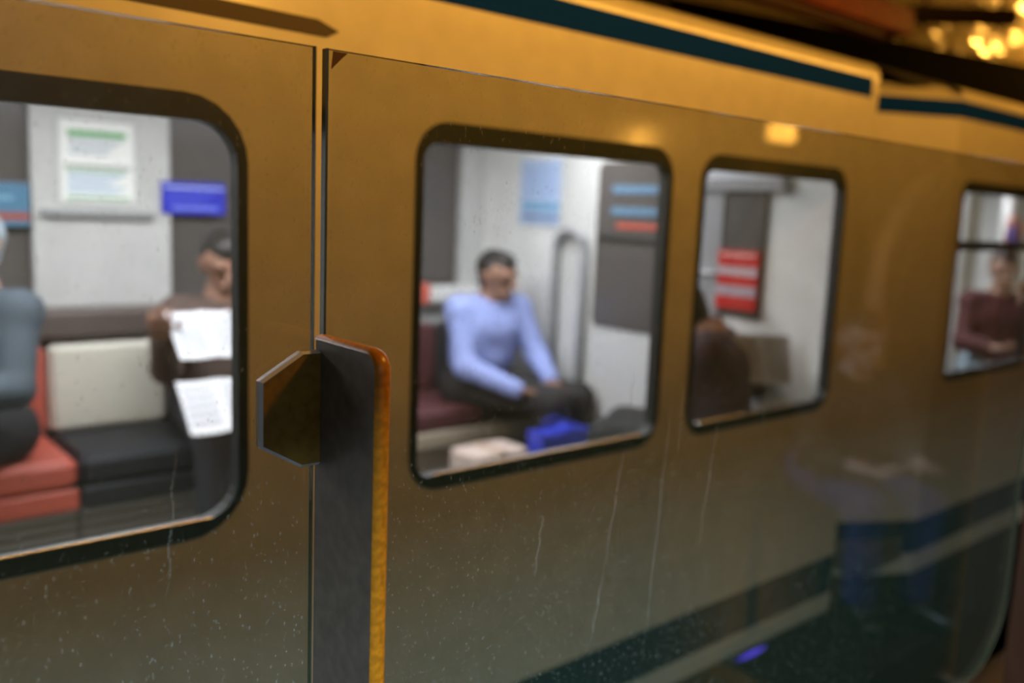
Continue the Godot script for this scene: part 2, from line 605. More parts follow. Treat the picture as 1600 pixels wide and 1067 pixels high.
func materials() -> void:
	M.cream = grained(0.72, 0.66, 0.48, 0.3, 1.3, 0.07, 3)
	M.cream.clearcoat_enabled = true
	M.cream.clearcoat = 0.6
	M.cream.clearcoat_roughness = 0.12
	M.blue = mat(0.004, 0.033, 0.2, 0.6)
	M.blue.metallic_specular = 0.06
	M.blue_low = mat(0.006, 0.022, 0.05, 0.6)
	M.blue_low.metallic_specular = 0.1
	M.rubber = mat(0.016, 0.015, 0.014, 0.55)
	M.chrome = mat(0.6, 0.6, 0.62, 0.22, 1.0)
	M.skirt = mat(0.008, 0.008, 0.009, 0.7)
	M.skirt.metallic_specular = 0.2
	M.roof = grained(0.012, 0.011, 0.010, 0.7, 2.0, 0.4, 5)
	M.screen = pane_mat(0.03, 0.06, 0.035, 0.24)
	M.window = pane_mat(0.3, 0.3, 0.3, 0.06)
	M.edge = mat(0.045, 0.06, 0.035, 0.12)
	M.arris = mat(0.34, 0.36, 0.28, 0.2)  # edge highlight put into the colour
	M.laminate = grained(0.175, 0.14, 0.115, 0.4, 6.0, 0.2, 8)
	M.band = grained(0.85, 0.30, 0.015, 0.3, 14.0, 0.3, 9)  # orange lamplight on the edge put into the colour
	M.plate = grained(0.30, 0.17, 0.03, 0.35, 8.0, 0.2, 10)
	M.platform = grained(0.035, 0.015, 0.010, 0.35, 3.0, 0.35, 11)
	M.concrete = grained(0.07, 0.055, 0.04, 0.8, 1.0, 0.4, 12)
	M.dark = mat(0.005, 0.0045, 0.004, 0.8)
	M.dark.metallic_specular = 0.2
	M.white = grained(0.86, 0.86, 0.84, 0.45, 1.0, 0.05, 13)
	M.grey = mat(0.30, 0.30, 0.31, 0.4)
	M.dim = mat(0.10, 0.09, 0.085, 0.25)
	M.navy = mat(0.02, 0.022, 0.03, 0.6)
	M.lining = mat(0.62, 0.6, 0.55, 0.5)
	M.vinyl = mat(0.12, 0.115, 0.11, 0.5)
	M.paper = mat(0.78, 0.80, 0.84, 0.7)
	M.shoe = mat(0.02, 0.018, 0.016, 0.35)
	M.eye = mat(0.03, 0.02, 0.015, 0.15)
	M.skin = mat(0.30, 0.16, 0.11, 0.5)
	M.skin2 = mat(0.42, 0.25, 0.18, 0.5)


# ---------------------------------------------------------------- platform side
func station() -> void:
	var b := MB.new()
	b.box(Vector3(-4, -0.25, -1.13), Vector3(14, 0, 2.5))
	struct("floor", b, M.platform, "dark red-brown platform floor at the foot of the glass screens", "floor")
	b = MB.new()
	b.box(Vector3(-4, 3.2, -1.0), Vector3(14, 3.4, 2.5))
	struct("ceiling", b, M.concrete, "dim concrete ceiling above the platform", "ceiling")
	b = MB.new()
	b.cbox(Vector3(-2.6, 3.1, 1.4), Vector3(1.0, 3.2, 2.1), 0.01)  # unseen panel, placed to light the lower train
	var pl := obj("unseen_ceiling_lamp", b, glow(Color(0.86, 0.93, 1.0), 0.8), null, Vector3(-0.8, 3.1, 1.75))
	pl.set_meta("label", "unseen pale ceiling panel behind the camera, placed to light the lower train")
	pl.set_meta("category", "light panel")
	b = MB.new()
	b.box(Vector3(-4, 2.015, 0.22), Vector3(14, 3.2, 0.34))  # added beam, shades the upper train from the pale panel
	struct("wall_added_blocker", b, M.concrete, "added unseen beam behind the camera that shades the upper train from the pale panel", "beam")
	b = MB.new()
	b.box(Vector3(-4, -0.25, 2.3), Vector3(14, 3.4, 2.5))
	struct("wall_rear", b, M.concrete, "dim brown platform wall seen only as a reflection", "wall")
	# an arch out of view on that wall, placed to mirror in the glass
	var o := PackedVector2Array()
	for k in 21:
		var a := PI * k / 20
		o.append(Vector2(cos(a) * 1.78, sin(a) * 1.3))
	o.append(Vector2(-1.78, -0.89))
	o.append(Vector2(-1.62, -0.89))
	for k in 21:
		var a := PI - PI * k / 20
		o.append(Vector2(cos(a) * 1.62, sin(a) * 1.16))
	o.append(Vector2(1.62, -0.89))
	o.append(Vector2(1.78, -0.89))
	b = MB.new()
	b.prism(o, Vector3(9.92, 0.9, 2.15), Vector3.RIGHT, Vector3.UP, Vector3.BACK, 0.15)
	struct("trim_1", b, mat(0.85, 0.7, 0.45, 0.5), "pale arch out of view on the platform wall, placed to mirror in the glass", "trim")
	b = MB.new()
	b.box(Vector3(13.8, -0.25, -1.0), Vector3(14, 3.4, 2.5))
	struct("wall_right", b, M.concrete, "dim wall closing the far end of the platform", "wall")
	b = MB.new()
	b.box(Vector3(-4.2, -0.25, -1.0), Vector3(-4, 3.4, 2.5))
	struct("wall_left", b, M.concrete, "dim wall closing the near end of the platform", "wall")


func dust_image(w: int, h: int, sd: int, drips: Array) -> Image:
	var rg := RandomNumberGenerator.new()
	rg.seed = sd
	var a := PackedFloat32Array()
	a.resize(w * h)
	a.fill(0.0)
	# fine specks
	for k in 21000:
		var x := rg.randi() % w
		var y := rg.randi() % h
		var s := 0.25 + 0.75 * pow(rg.randf(), 2.0)
		var ln := 1 + int(rg.randf() * 3.0)
		for i in ln:
			var q := (y + i) % h * w + x
			a[q] = minf(1.0, a[q] + s)
	# soft vertical runs
	for k in 420:
		var x := rg.randi() % w
		var y := rg.randi() % h
		var ln := 20 + int(rg.randf() * 120)
		var s := 0.02 + 0.09 * rg.randf()
		for i in ln:
			var q := mini(y + i, h - 1) * w + x
			a[q] = minf(1.0, a[q] + s * sin(PI * i / ln))
	# the long drips that the photograph shows
	for d in drips:
		var n := int(absf(d[3] - d[1]) * h)
		for i in n:
			var t := float(i) / n
			if rg.randf() < 0.12:
				continue
			var x := int((lerpf(d[0], d[2], t) + 0.0006 * sin(t * 17.0)) * w)
			var q := int(lerpf(d[1], d[3], t) * h) * w + x
			var s := (0.7 + 0.5 * rg.randf()) * sin(PI * clampf(t * 0.9 + 0.1, 0, 1))
			a[q] = minf(1.0, a[q] + s)
			a[q + 1] = minf(1.0, a[q + 1] + s * 0.5)
	var by := PackedByteArray()
	by.resize(w * h * 4)
	for i in w * h:
		by[i * 4] = 235
		by[i * 4 + 1] = 235
		by[i * 4 + 2] = 230
		by[i * 4 + 3] = int(clampf(a[i], 0, 1) * 255)
	return Image.create_from_data(w, h, false, Image.FORMAT_RGBA8, by)

func glass_panel(label: String, x0: float, x1: float, y0: float, y1: float, r_left: float, r_right: float, drips: Array, sd: int) -> Node3D:
	var t := thing("glass_screen", label, "glass screen", Vector3((x0 + x1) / 2, y0, GLASS_Z), "tinted glass screens along the platform edge")
	var o := PackedVector2Array()
	var corner := func(cx: float, cy: float, r: float, a0: float) -> void:
		if r <= 0.0:
			o.append(Vector2(cx, cy))
			return
		for k in 9:
			var a := a0 + PI / 2 * k / 8
			o.append(Vector2(cx + cos(a) * r, cy + sin(a) * r))
	corner.call(x1 - r_right, y0 + r_right, r_right, -PI / 2)
	corner.call(x1, y1, 0.0, 0.0)
	corner.call(x0, y1, 0.0, 0.0)
	corner.call(x0 + r_left, y0 + r_left, r_left, PI)
	# the two faces of the sheet
	var b := MB.new()
	var ix := Geometry2D.triangulate_polygon(o)
	for z in [GLASS_Z, GLASS_Z - 0.012]:
		for i in range(0, ix.size(), 3):
			var p: Vector2 = o[ix[i]]; var q: Vector2 = o[ix[i + 1]]; var s: Vector2 = o[ix[i + 2]]
			if (z == GLASS_Z) == ((q - p).cross(s - p) > 0):
				b.tri(Vector3(p.x, p.y, z), Vector3(s.x, s.y, z), Vector3(q.x, q.y, z))
			else:
				b.tri(Vector3(p.x, p.y, z), Vector3(q.x, q.y, z), Vector3(s.x, s.y, z))
	part("pane", b, M.screen, t)
	# ground edges, and the arris with its highlight put into a pale colour
	b = MB.new()
	var ar := MB.new()
	for i in o.size():
		var p := o[i]; var q := o[(i + 1) % o.size()]
		b.quad(Vector3(p.x, p.y, GLASS_Z - 0.002), Vector3(p.x, p.y, GLASS_Z - 0.012), Vector3(q.x, q.y, GLASS_Z - 0.012), Vector3(q.x, q.y, GLASS_Z - 0.002))
	part("polished_edge", b, M.edge, t)
	for i in o.size():
		var p := o[i]; var q := o[(i + 1) % o.size()]
		var nn := Vector2(q.y - p.y, p.x - q.x).normalized() * -0.0022
		if absf(p.y - y1) < 1e-4 and absf(q.y - y1) < 1e-4:
			continue
		ar.quad(Vector3(p.x, p.y, GLASS_Z - 0.002), Vector3(q.x, q.y, GLASS_Z - 0.002), Vector3(q.x + nn.x, q.y + nn.y, GLASS_Z + 0.0004), Vector3(p.x + nn.x, p.y + nn.y, GLASS_Z + 0.0004))
	part("arris_highlight", ar, M.arris, t)
	# dried dust and drips on the face
	b = MB.new()
	b.quad(Vector3(x0 + 0.006, y0 + r_right * 0.9, GLASS_Z + 0.001), Vector3(x1 - 0.006, y0 + r_right * 0.9, GLASS_Z + 0.001), Vector3(x1 - 0.006, y1 - 0.004, GLASS_Z + 0.001), Vector3(x0 + 0.006, y1 - 0.004, GLASS_Z + 0.001))
	var m := picture(dust_image(1600, 1000, sd, drips))
	m.albedo_color = Color(1.0, 1.0, 1.0, 0.29)
	m.transparency = BaseMaterial3D.TRANSPARENCY_ALPHA
	m.roughness = 0.9
	var dd := part("dust_film", b, m, t)
	dd.set_meta("kind", "stuff")
	return t

func screens() -> void:
	var top := 1.684
	# drips given in the sheet's own 0..1 frame, x from the left, y from the top
	var dr: Array = [[0.243, 0.33, 0.236, 0.44], [0.236, 0.44, 0.222, 0.60], [0.285, 0.40, 0.272, 0.74], [0.30, 0.36, 0.297, 0.47], [0.222, 0.60, 0.212, 0.70], [0.345, 0.42, 0.33, 0.62], [0.41, 0.35, 0.405, 0.46], [0.16, 0.5, 0.155, 0.58]]
	glass_panel("tinted glass screen right of the narrow gap, long enough to cover four train windows", 0.547, 2.955, 0.15, top, 0.0, 0.24, dr, 21)
	glass_panel("tinted glass screen left of the narrow gap, cut off by the left edge", -1.9, 0.534, 0.15, top, 0.0, 0.0, [[0.93, 0.3, 0.925, 0.42]], 22)
	# small brown tape remnant in the top left corner of the right-hand sheet
	var b := MB.new()
	b.prism(PackedVector2Array([Vector2(0.552, top - 0.024), Vector2(0.554, top - 0.003), Vector2(0.574, top - 0.003), Vector2(0.566, top - 0.010)]), Vector3(0, 0, GLASS_Z + 0.0015), Vector3.RIGHT, Vector3.UP, Vector3.BACK, 0.001)
	var tp := obj("tape_scrap", b, mat(0.09, 0.03, 0.01, 0.7), null, Vector3.ZERO)
	tp.set_meta("label", "small brown scrap of tape stuck in the top corner of the glass by the gap")
	tp.set_meta("category", "tape")
	post("tall flat brown partition post with a rounded top, standing at the gap between the screens", 0.541, M.laminate)
	post("brown partition post at the far right end of the glass, cut by the photo edge", 2.99, mat(0.05, 0.02, 0.009, 0.5))

func post(label: String, x: float, face: Material) -> void:
	var t := thing("partition_post", label, "post", Vector3(x, 0, -0.92), "partition posts that hold the glass")
	var zb := GLASS_Z + 0.006      # back edge, at the glass
	var zf := -0.853               # front edge
	var topy := 1.332
	var r := 0.02
	var w := 0.009
	# outline in (depth, height)
	var o := PackedVector2Array([Vector2(0, 0.0), Vector2(zf - zb, 0.0)])
	for k in 7:
		var a := PI / 2 * k / 6
		o.append(Vector2(zf - zb - r + cos(a) * r, topy - r + sin(a) * r))
	o.append(Vector2(0, topy))
	var b := MB.new()
	b.prism(o, Vector3(x - w, 0, zb), Vector3.BACK, Vector3.UP, Vector3.RIGHT, 2 * w, 0.0008)
	part("panel", b, face, t)
	# rounded wooden edge band, front and top, orange lamplight put into its colour
	b = MB.new()
	b.sm = true
	var path: Array = [Vector2(zf, 0.0)]
	for k in 7:
		var a := PI / 2 * k / 6
		path.append(Vector2(zf - r + cos(a) * r, topy - r + sin(a) * r))
	path.append(Vector2(zb, topy))
	var prof: Array = []
	for k in 9:
		var a := PI * k / 8
		prof.append(Vector2(cos(a) * (w + 0.0012), sin(a) * 0.006))
	for i in path.size() - 1:
		var nrm := func(q: int) -> Vector2:
			if q <= 1: return Vector2(1, 0)
			if q >= path.size() - 2: return Vector2(0, 1)
			var a := PI / 2 * (q - 1) / 6
			return Vector2(cos(a), sin(a))
		for k in 8:
			var g := func(q: int, h: int) -> Vector3:
				var c: Vector2 = path[q] + nrm.call(q) * prof[h].y
				return Vector3(x + prof[h].x, c.y, c.x)
			b.quad(g.call(i, k), g.call(i, k + 1), g.call(i + 1, k + 1), g.call(i + 1, k))
	var bd := part("orange_lit_edge", b, M.band, t)
	bd.set_meta("label", "wooden edge band with orange lamplight put into its colour")
	# octagonal clamp plate across the joint of the two sheets
	var cx := x
	var cy := 1.247
	var hw := 0.088
	var hh := 0.072
	var oc := PackedVector2Array([Vector2(-0.034, -hh), Vector2(0.034, -hh), Vector2(hw, -hh + 0.032), Vector2(hw, hh - 0.032), Vector2(0.034, hh), Vector2(-0.034, hh), Vector2(-hw, hh - 0.032), Vector2(-hw, -hh + 0.032)])
	b = MB.new()
	b.prism(oc, Vector3(cx, cy, GLASS_Z + 0.003), Vector3.RIGHT, Vector3.UP, Vector3.BACK, 0.016, 0.003)
	var cp := part("clamp_plate", b, M.plate, t)
	cp.set_meta("label", "octagonal brown clamp plate with a painted highlight on its bevel")
	b = MB.new()
	for i in oc.size():
		var p := oc[i]; var q := oc[(i + 1) % oc.size()]
		var g := func(v: Vector2, k: float, z: float) -> Vector3: return Vector3(cx + v.x * k, cy + v.y * k, GLASS_Z + z)
		b.quad(g.call(p, 1.01, 0.0165), g.call(q, 1.01, 0.0165), g.call(q, 0.965, 0.0205), g.call(p, 0.965, 0.0205))
		b.quad(g.call(q, 0.965, 0.0205), g.call(p, 0.965, 0.0205), g.call(p, 0.965, 0.0185), g.call(q, 0.965, 0.0185))
	part("bevel", b, mat(0.75, 0.78, 0.85, 0.3, 0.2), cp)  # highlight on the rim put into a near-white colour
	# foot plate
	b = MB.new()
	b.cbox(Vector3(x - 0.03, 0.0, zb), Vector3(x + 0.03, 0.02, zf + 0.03))
	part("foot", b, mat(0.12, 0.06, 0.03, 0.5), t)


# ---------------------------------------------------------------- the train
func window(t: Node3D, x0: float, x1: float, y0: float, y1: float, r: float, transom := 0.0) -> void:
	var w := 0.05
	var wb := 0.034
	var ws := 0.022
	var z := TRAIN_Z + 0.004
	var oo := rrect(x0, y0, x1, y1, r)
	var ii := rrect(x0 + ws, y0 + wb, x1 - ws, y1 - w, maxf(r - w, 0.02))
	var b := MB.new()
	var n := oo.size()
	for i in n:
		var j := (i + 1) % n
		var p := oo[i]; var q := oo[j]; var s := ii[i]; var e := ii[j]
		b.quad(Vector3(p.x, p.y, z), Vector3(q.x, q.y, z), Vector3(e.x, e.y, z), Vector3(s.x, s.y, z))
		b.quad(Vector3(p.x, p.y, z - 0.012), Vector3(q.x, q.y, z - 0.012), Vector3(q.x, q.y, z), Vector3(p.x, p.y, z))
		b.quad(Vector3(s.x, s.y, z), Vector3(e.x, e.y, z), Vector3(e.x, e.y, z - 0.036), Vector3(s.x, s.y, z - 0.036))
	var fr := part("window_frame", b, M.rubber, t)
	b = MB.new()
	var ix := Geometry2D.triangulate_polygon(ii)
	for i in range(0, ix.size(), 3):
		b.tri(Vector3(ii[ix[i]].x, ii[ix[i]].y, z - 0.016), Vector3(ii[ix[i + 2]].x, ii[ix[i + 2]].y, z - 0.016), Vector3(ii[ix[i + 1]].x, ii[ix[i + 1]].y, z - 0.016))
	var pn := part2("pane", b, M.window, fr, t)
	b = MB.new()
	b.cbox(Vector3(x0 + ws + 0.05, y0 + wb - 0.001, z - 0.014), Vector3(x1 - ws - 0.05, y0 + wb + 0.005, z - 0.002), 0.002)
	part2("chrome_strip", b, M.chrome, fr, t)
	if transom > 0.0:
		b = MB.new()
		b.cbox(Vector3(x0 + ws - 0.005, transom - 0.022, z - 0.03), Vector3(x1 - ws + 0.005, transom + 0.022, z - 0.002), 0.005)
		part2("transom_bar", b, M.rubber, fr, t)

func part2(called: String, b: MB, m: Material, p: Node3D, t: Node3D) -> MeshInstance3D:
	return obj(called, b, m, p, t.position)

func side(x0: float, x1: float, holes: Array, y0: float, y1: float) -> MB:
	# wall of 6 cm with rectangular openings [x0, x1, y0, y1]
	var b := MB.new()
	var zo := TRAIN_Z
	var zi := TRAIN_Z - 0.03
	var hy0: float = holes[0][2] + 0.03
	var hy1: float = holes[0][3] - 0.045
	b.box(Vector3(x0, y0, zi), Vector3(x1, hy0, zo))
	b.box(Vector3(x0, hy1, zi), Vector3(x1, y1, zo))
	var at := x0
	for h in holes:
		b.box(Vector3(at, hy0, zi), Vector3(h[0] + 0.02, hy1, zo))
		at = h[1] - 0.02
		var leg: float = h[4] * 0.586 - 0.038
		for sx in [0, 1]:
			if leg < 0.004:
				continue
			for sy in [0, 1]:
				var cx: float = h[0] + 0.02 if sx == 0 else h[1] - 0.02
				var cy: float = hy0 if sy == 0 else hy1
				var dx := leg if sx == 0 else -leg
				var dy := leg if sy == 0 else -leg
				b.prism(PackedVector2Array([Vector2(cx, cy), Vector2(cx + dx, cy), Vector2(cx, cy + dy)]), Vector3(0, 0, zi), Vector3.RIGHT, Vector3.UP, Vector3.BACK, zo - zi)
	b.box(Vector3(at, hy0, zi), Vector3(x1, hy1, zo))
	return b

func cantrail(x0: float, x1: float) -> MB:
	var b := MB.new()
	var pr: Array = [Vector2(TRAIN_Z, 1.93), Vector2(TRAIN_Z, 2.048)]
	for k in 9:
		var a := PI / 2 * k / 8
		pr.append(Vector2(TRAIN_Z - 0.07 + cos(a) * 0.07, 2.048 + sin(a) * 0.055))
	pr.append(Vector2(TRAIN_Z - 0.12, 2.105))
	b.sm = true
	b.sweep_x(pr, x0, x1)
	return b

const WIN_Y0 := 0.803
const WIN_Y1 := 1.70

func car_one() -> void:
	var t := thing("train_car", "cream and blue train car with three black-framed windows, filling most of the view", "train car", Vector3(0.5, FLOOR_T, -2.85), "cars of the train")
	var X0 := -2.8
	var X1 := 3.27
	var holes: Array = [[-0.25, 0.785, WIN_Y0, WIN_Y1, 0.13], [1.195, 2.115, WIN_Y0, WIN_Y1, 0.09], [2.25, 3.105, WIN_Y0, WIN_Y1, 0.09]]
	part("body_side", side(X0, X1, holes, -0.07, 1.93), M.cream, t)
	part("cantrail", cantrail(X0, X1), M.cream, t)
	for i in holes.size():
		var h: Array = holes[i]
		window(t, h[0], h[1], h[2], h[3], h[4])
	var b := MB.new()
	b.cbox(Vector3(X0, 1.968, TRAIN_Z - 0.01), Vector3(X1 - 0.05, 2.04, TRAIN_Z + 0.003), 0.002)
	part("upper_stripe", b, M.blue, t)
	b = MB.new()
	b.cbox(Vector3(X0, 0.024, TRAIN_Z - 0.01), Vector3(X1, 0.183, TRAIN_Z + 0.003), 0.002)
	part("lower_stripe", b, M.blue_low, t)
	# dark slot above the door window, ending at the middle of the gap
	b = MB.new()
	b.prism(PackedVector2Array([Vector2(-0.6, 1.865), Vector2(0.96, 1.845), Vector2(0.99, 1.86), Vector2(0.94, 1.878), Vector2(-0.6, 1.905)]), Vector3(0, 0, TRAIN_Z - 0.01), Vector3.RIGHT, Vector3.UP, Vector3.BACK, 0.013)
	var sl := part("door_slot", b, mat(0.05, 0.03, 0.015, 0.6), t)
	sl.set_meta("label", "dark slot in the cream panel above the left window")
	b = MB.new()
	b.box(Vector3(X0, -0.75, TRAIN_Z - 0.3), Vector3(X1, -0.07, TRAIN_Z - 0.03))
	part("skirt", b, M.skirt, t)
	b = MB.new()
	b.cbox(Vector3(X0, -0.075, TRAIN_Z - 0.06), Vector3(X1, -0.055, TRAIN_Z + 0.012), 0.004)
	part("sill_rail", b, M.skirt, t)
	# inside shell
	b = MB.new()
	b.box(Vector3(X0, 0.0, -3.99), Vector3(X1, FLOOR_T, TRAIN_Z - 0.03))
	part("floor", b, M.vinyl, t)
	b = MB.new()
	b.box(Vector3(X0, 2.03, -3.99), Vector3(X1, 2.07, TRAIN_Z - 0.03))
	part("ceiling", b, M.white, t)
	b = MB.new()
	b.box(Vector3(X0, 0.0, -4.03), Vector3(X1, 1.05, -3.95))
	b.box(Vector3(X0, 1.86, -4.03), Vector3(X1, 2.03, -3.95))
	for s in [[X0, -0.4], [0.87, 1.41], [2.99, X1]]:
		b.box(Vector3(s[0], 1.05, -4.03), Vector3(s[1], 1.86, -3.95))
	part("far_wall", b, grained(0.58, 0.58, 0.565, 0.45, 1.0, 0.05, 14), t)
	for s in [[-0.4, 0.87], [1.41, 2.18], [2.22, 2.99]]:
		b = MB.new()
		b.box(Vector3(s[0], 1.05, -4.01), Vector3(s[1], 1.86, -3.99))
		part("far_window", b, M.dim, t)
	b = MB.new()
	b.cbox(Vector3(2.17, 1.05, -4.0), Vector3(2.23, 1.86, -3.94), 0.008)
	part("window_post", b, M.grey, t)
	# end wall with the gangway door
	b = MB.new()
	b.box(Vector3(3.15, 0.0, -3.95), Vector3(3.2, 2.03, TRAIN_Z - 0.03))
	part("end_wall", b, M.white, t)
	b = MB.new()
	b.box(Vector3(-2.84, 0.0, -3.99), Vector3(-2.8, 2.07, TRAIN_Z))
	part("rear_wall", b, M.white, t)
	b = MB.new()
	b.prism(rrect(-3.33, FLOOR_T + 0.01, -2.50, 1.80, 0.05), Vector3(3.15, 0, 0), Vector3(0, 0, 1), Vector3.UP, Vector3(-1, 0, 0), 0.012, 0.003)
	var dr := part("end_door", b, mat(0.62, 0.62, 0.6, 0.4), t)
	b = MB.new()
	b.prism(rrect(-3.06, 0.96, -2.58, 1.745, 0.04), Vector3(3.138, 0, 0), Vector3(0, 0, 1), Vector3.UP, Vector3(-1, 0, 0), 0.006, 0.002)
	part2("door_window", b, M.dim, dr, t)
	b = MB.new()
	b.cbox(Vector3(3.124, 1.375, -3.05), Vector3(3.136, 1.40, -2.6), 0.003)
	part2("window_bar", b, M.rubber, dr, t)
	b = MB.new()
	for y in [[1.60, 1.636, 0], [1.50, 1.535, 0]]:
		b.box(Vector3(3.126, y[0], -2.96), Vector3(3.132, y[1], -2.68))
	part2("blue_sticker", b, mat(0.12, 0.22, 0.33, 0.5), dr, t)
	b = MB.new()
	b.box(Vector3(3.126, 1.438, -2.92), Vector3(3.132, 1.462, -2.66))
	part2("red_sticker", b, mat(0.5, 0.09, 0.06, 0.5), dr, t)
	# grey jamb and dark recess seen through the third window
	b = MB.new()
	b.cbox(Vector3(3.12, 0.75, -2.50), Vector3(3.15, 1.62, -2.31), 0.006)
	b.cbox(Vector3(3.10, 1.615, -2.50), Vector3(3.15, 1.665, -2.02), 0.006)
	part("grey_jamb", b, M.grey, t)
	b = MB.new()
	b.cbox(Vector3(3.105, 1.66, -2.52), Vector3(3.15, 1.72, -2.04), 0.006)
	part("lintel", b, mat(0.66, 0.68, 0.72, 0.35), t)
	b = MB.new()
	b.cbox(Vector3(3.10, 1.268, -2.50), Vector3(3.118, 1.278, -2.33), 0.003)
	part("handle_highlight", b, mat(0.75, 0.76, 0.78, 0.5), t)  # handrail highlight put in as a pale bar
	b = MB.new()
	#0.66, 0.68, 0.72, 0.35), t)
	b = MB.new()
	b.cbox(Vector3(3.13, 1.10, -2.315), Vector3(3.15, 1.615, -2.11), 0.004)
	part("dark_recess", b, M.dim, t)
	# unseen ceiling strip, placed to light the car
	b = MB.new()
	b.cbox(Vector3(-1.3, 2.02, -3.07), Vector3(3.05, 2.032, -2.83), 0.004)
	part("unseen_light_strip", b, glow(Color(0.97, 0.985, 1.0), 2.0), t)
	# roof
	b = MB.new()
	b.sm = true
	b.sweep_x([Vector2(TRAIN_Z - 0.11, 2.098), Vector2(-2.1, 2.2), Vector2(-2.85, 2.26), Vector2(-3.6, 2.2), Vector2(-4.03, 2.0)], X0, X1)
	part("roof", b, M.roof, t)
	for k in 4:
		b = MB.new()
		b.cbox(Vector3(-1.5 + k * 1.15, 2.15, -2.9), Vector3(-0.8 + k * 1.15, 2.36, -2.25), 0.02)
		part("roof_unit", b, M.dark, t)
	# small glowing violet-blue streak low on the side
	b = MB.new()
	b.sm = true
	var pts: Array = []
	for k in 9:
		pts.append(Vector3(2.63 + 0.19 * k / 8.0, -0.075, TRAIN_Z + 0.012))
	for i in 8:
		for a in 8:
			var g := func(q: int, h: int) -> Vector3:
				var rr := 0.009 * sin(PI * clampf(q / 8.0, 0.02, 0.98))
				return pts[q] + Vector3(0, cos(TAU * h / 8) * rr, sin(TAU * h / 8) * rr)
			b.quad(g.call(i, a), g.call(i, a + 1), g.call(i + 1, a + 1), g.call(i + 1, a))
	var ml := part("blue_streak", b, glow(lin(0.12, 0.07, 1.0), 1.1), t)
	ml.set_meta("label", "glowing violet-blue streak low on the train side")


func car_two() -> void:
	var t := thing("train_car", "next cream and blue train car behind the joint, its tapered end at the right", "train car", Vector3(6, FLOOR_T, -2.85), "cars of the train")
	var X0 := 3.98
	var X1 := 9.0
	var holes: Array = [[4.075, 5.01, WIN_Y0 + 0.01, WIN_Y1 + 0.01, 0.06], [5.35, 6.3, WIN_Y0, WIN_Y1, 0.09]]
	part("body_side", side(X0, X1, holes, -0.07, 1.93), M.cream, t)
	part("cantrail", cantrail(X0, X1), M.cream, t)
	window(t, 4.075, 5.01, WIN_Y0 + 0.01, WIN_Y1 + 0.01, 0.06, 1.425)
	window(t, 5.35, 6.3, WIN_Y0, WIN_Y1, 0.09, 1.425)
	var b := MB.new()
	b.cbox(Vector3(X0, 1.968, TRAIN_Z - 0.01), Vector3(X1, 2.04, TRAIN_Z + 0.003), 0.002)
	part("upper_stripe", b, M.blue, t)
	b = MB.new()
	b.cbox(Vector3(X0, 0.024, TRAIN_Z - 0.01), Vector3(X1, 0.183, TRAIN_Z + 0.003), 0.002)
	part("lower_stripe", b, M.blue_low, t)
	# tapered end: turned in towards the joint
	b = MB.new()
	var e := Vector3(3.55, 0, -2.0)
	var s := Vector3(3.98, 0, TRAIN_Z)
	b.quad(e + Vector3(0, -0.07, 0), s + Vector3(0, -0.07, 0), s + Vector3(0, 2.05, 0), e + Vector3(0, 2.05, 0))
	b.quad(e + Vector3(0, 2.05, 0), s + Vector3(0, 2.05, 0), s + Vector3(0, 2.105, -0.09), e + Vector3(0.03, 2.105, -0.09))
	b.quad(Vector3(3.55, -0.07, -3.95), e + Vector3(0, -0.07, 0), e + Vector3(0, 2.05, 0), Vector3(3.55, 2.05, -3.95))
	part("tapered_end", b, M.cream, t)
	var nn := Vector3(-0.24, 0, 0.43).normalized() * 0.003
	for y in [[1.968, 2.04], [0.024, 0.183]]:
		b = MB.new()
		b.quad(e + Vector3(0, y[0], 0) + nn, s + Vector3(0, y[0], 0) + nn, s + Vector3(0, y[1], 0) + nn, e + Vector3(0, y[1], 0) + nn)
		part("end_stripe", b, M.blue if y[0] > 1.0 else M.blue_low, t)
	b = MB.new()
	b.box(Vector3(3.6, -0.75, TRAIN_Z - 0.3), Vector3(X1, -0.07, TRAIN_Z - 0.03))
	part("skirt", b, M.skirt, t)
	b = MB.new()
	b.box(Vector3(3.6, 0.0, -3.99), Vector3(X1, FLOOR_T, TRAIN_Z - 0.03))
	part("floor", b, M.vinyl, t)
	b = MB.new()
	b.box(Vector3(3.98, 2.03, -3.99), Vector3(X1, 2.07, TRAIN_Z - 0.03))
	b.box(Vector3(3.56, 2.03, -3.99), Vector3(3.98, 2.07, -2.02))
	part("ceiling", b, M.white, t)
	b = MB.new()
	b.box(Vector3(3.6, 0.0, -4.03), Vector3(X1, 2.03, -3.95))
	part("far_wall", b, mat(0.32, 0.31, 0.31, 0.5), t)
	b = MB.new()
	b.box(Vector3(X1 - 0.02, 0.0, -3.99), Vector3(X1 + 0.03, 2.07, TRAIN_Z))
	part("end_wall", b, M.white, t)
	b = MB.new()
	b.cbox(Vector3(3.8, 2.02, -3.07), Vector3(8.4, 2.032, -2.83), 0.004)  # unseen strip, placed to light the second car
	part("unseen_light_strip", b, glow(Color(0.97, 0.985, 1.0), 2.0), t)
	b = MB.new()
	b.sm = true
	b.sweep_x([Vector2(TRAIN_Z - 0.11, 2.098), Vector2(-2.1, 2.2), Vector2(-2.85, 2.26), Vector2(-3.6, 2.2), Vector2(-4.03, 2.0)], 3.75, X1)
	part("roof", b, M.roof, t)
	# gangway bellows
	b = MB.new()
	for k in 7:
		var x := 3.21 + k * 0.052
		b.cbox(Vector3(x, 0.0, -3.5), Vector3(x + 0.034, 1.98, -2.15), 0.012)
	b.box(Vector3(3.2, 0.05, -3.44), Vector3(3.56, 1.93, -2.2))
	var gw := obj("gangway_bellows", b, M.dark, null, Vector3.ZERO)
	gw.set_meta("label", "black folded gangway between the two train cars, mostly hidden")
	gw.set_meta("category", "gangway")


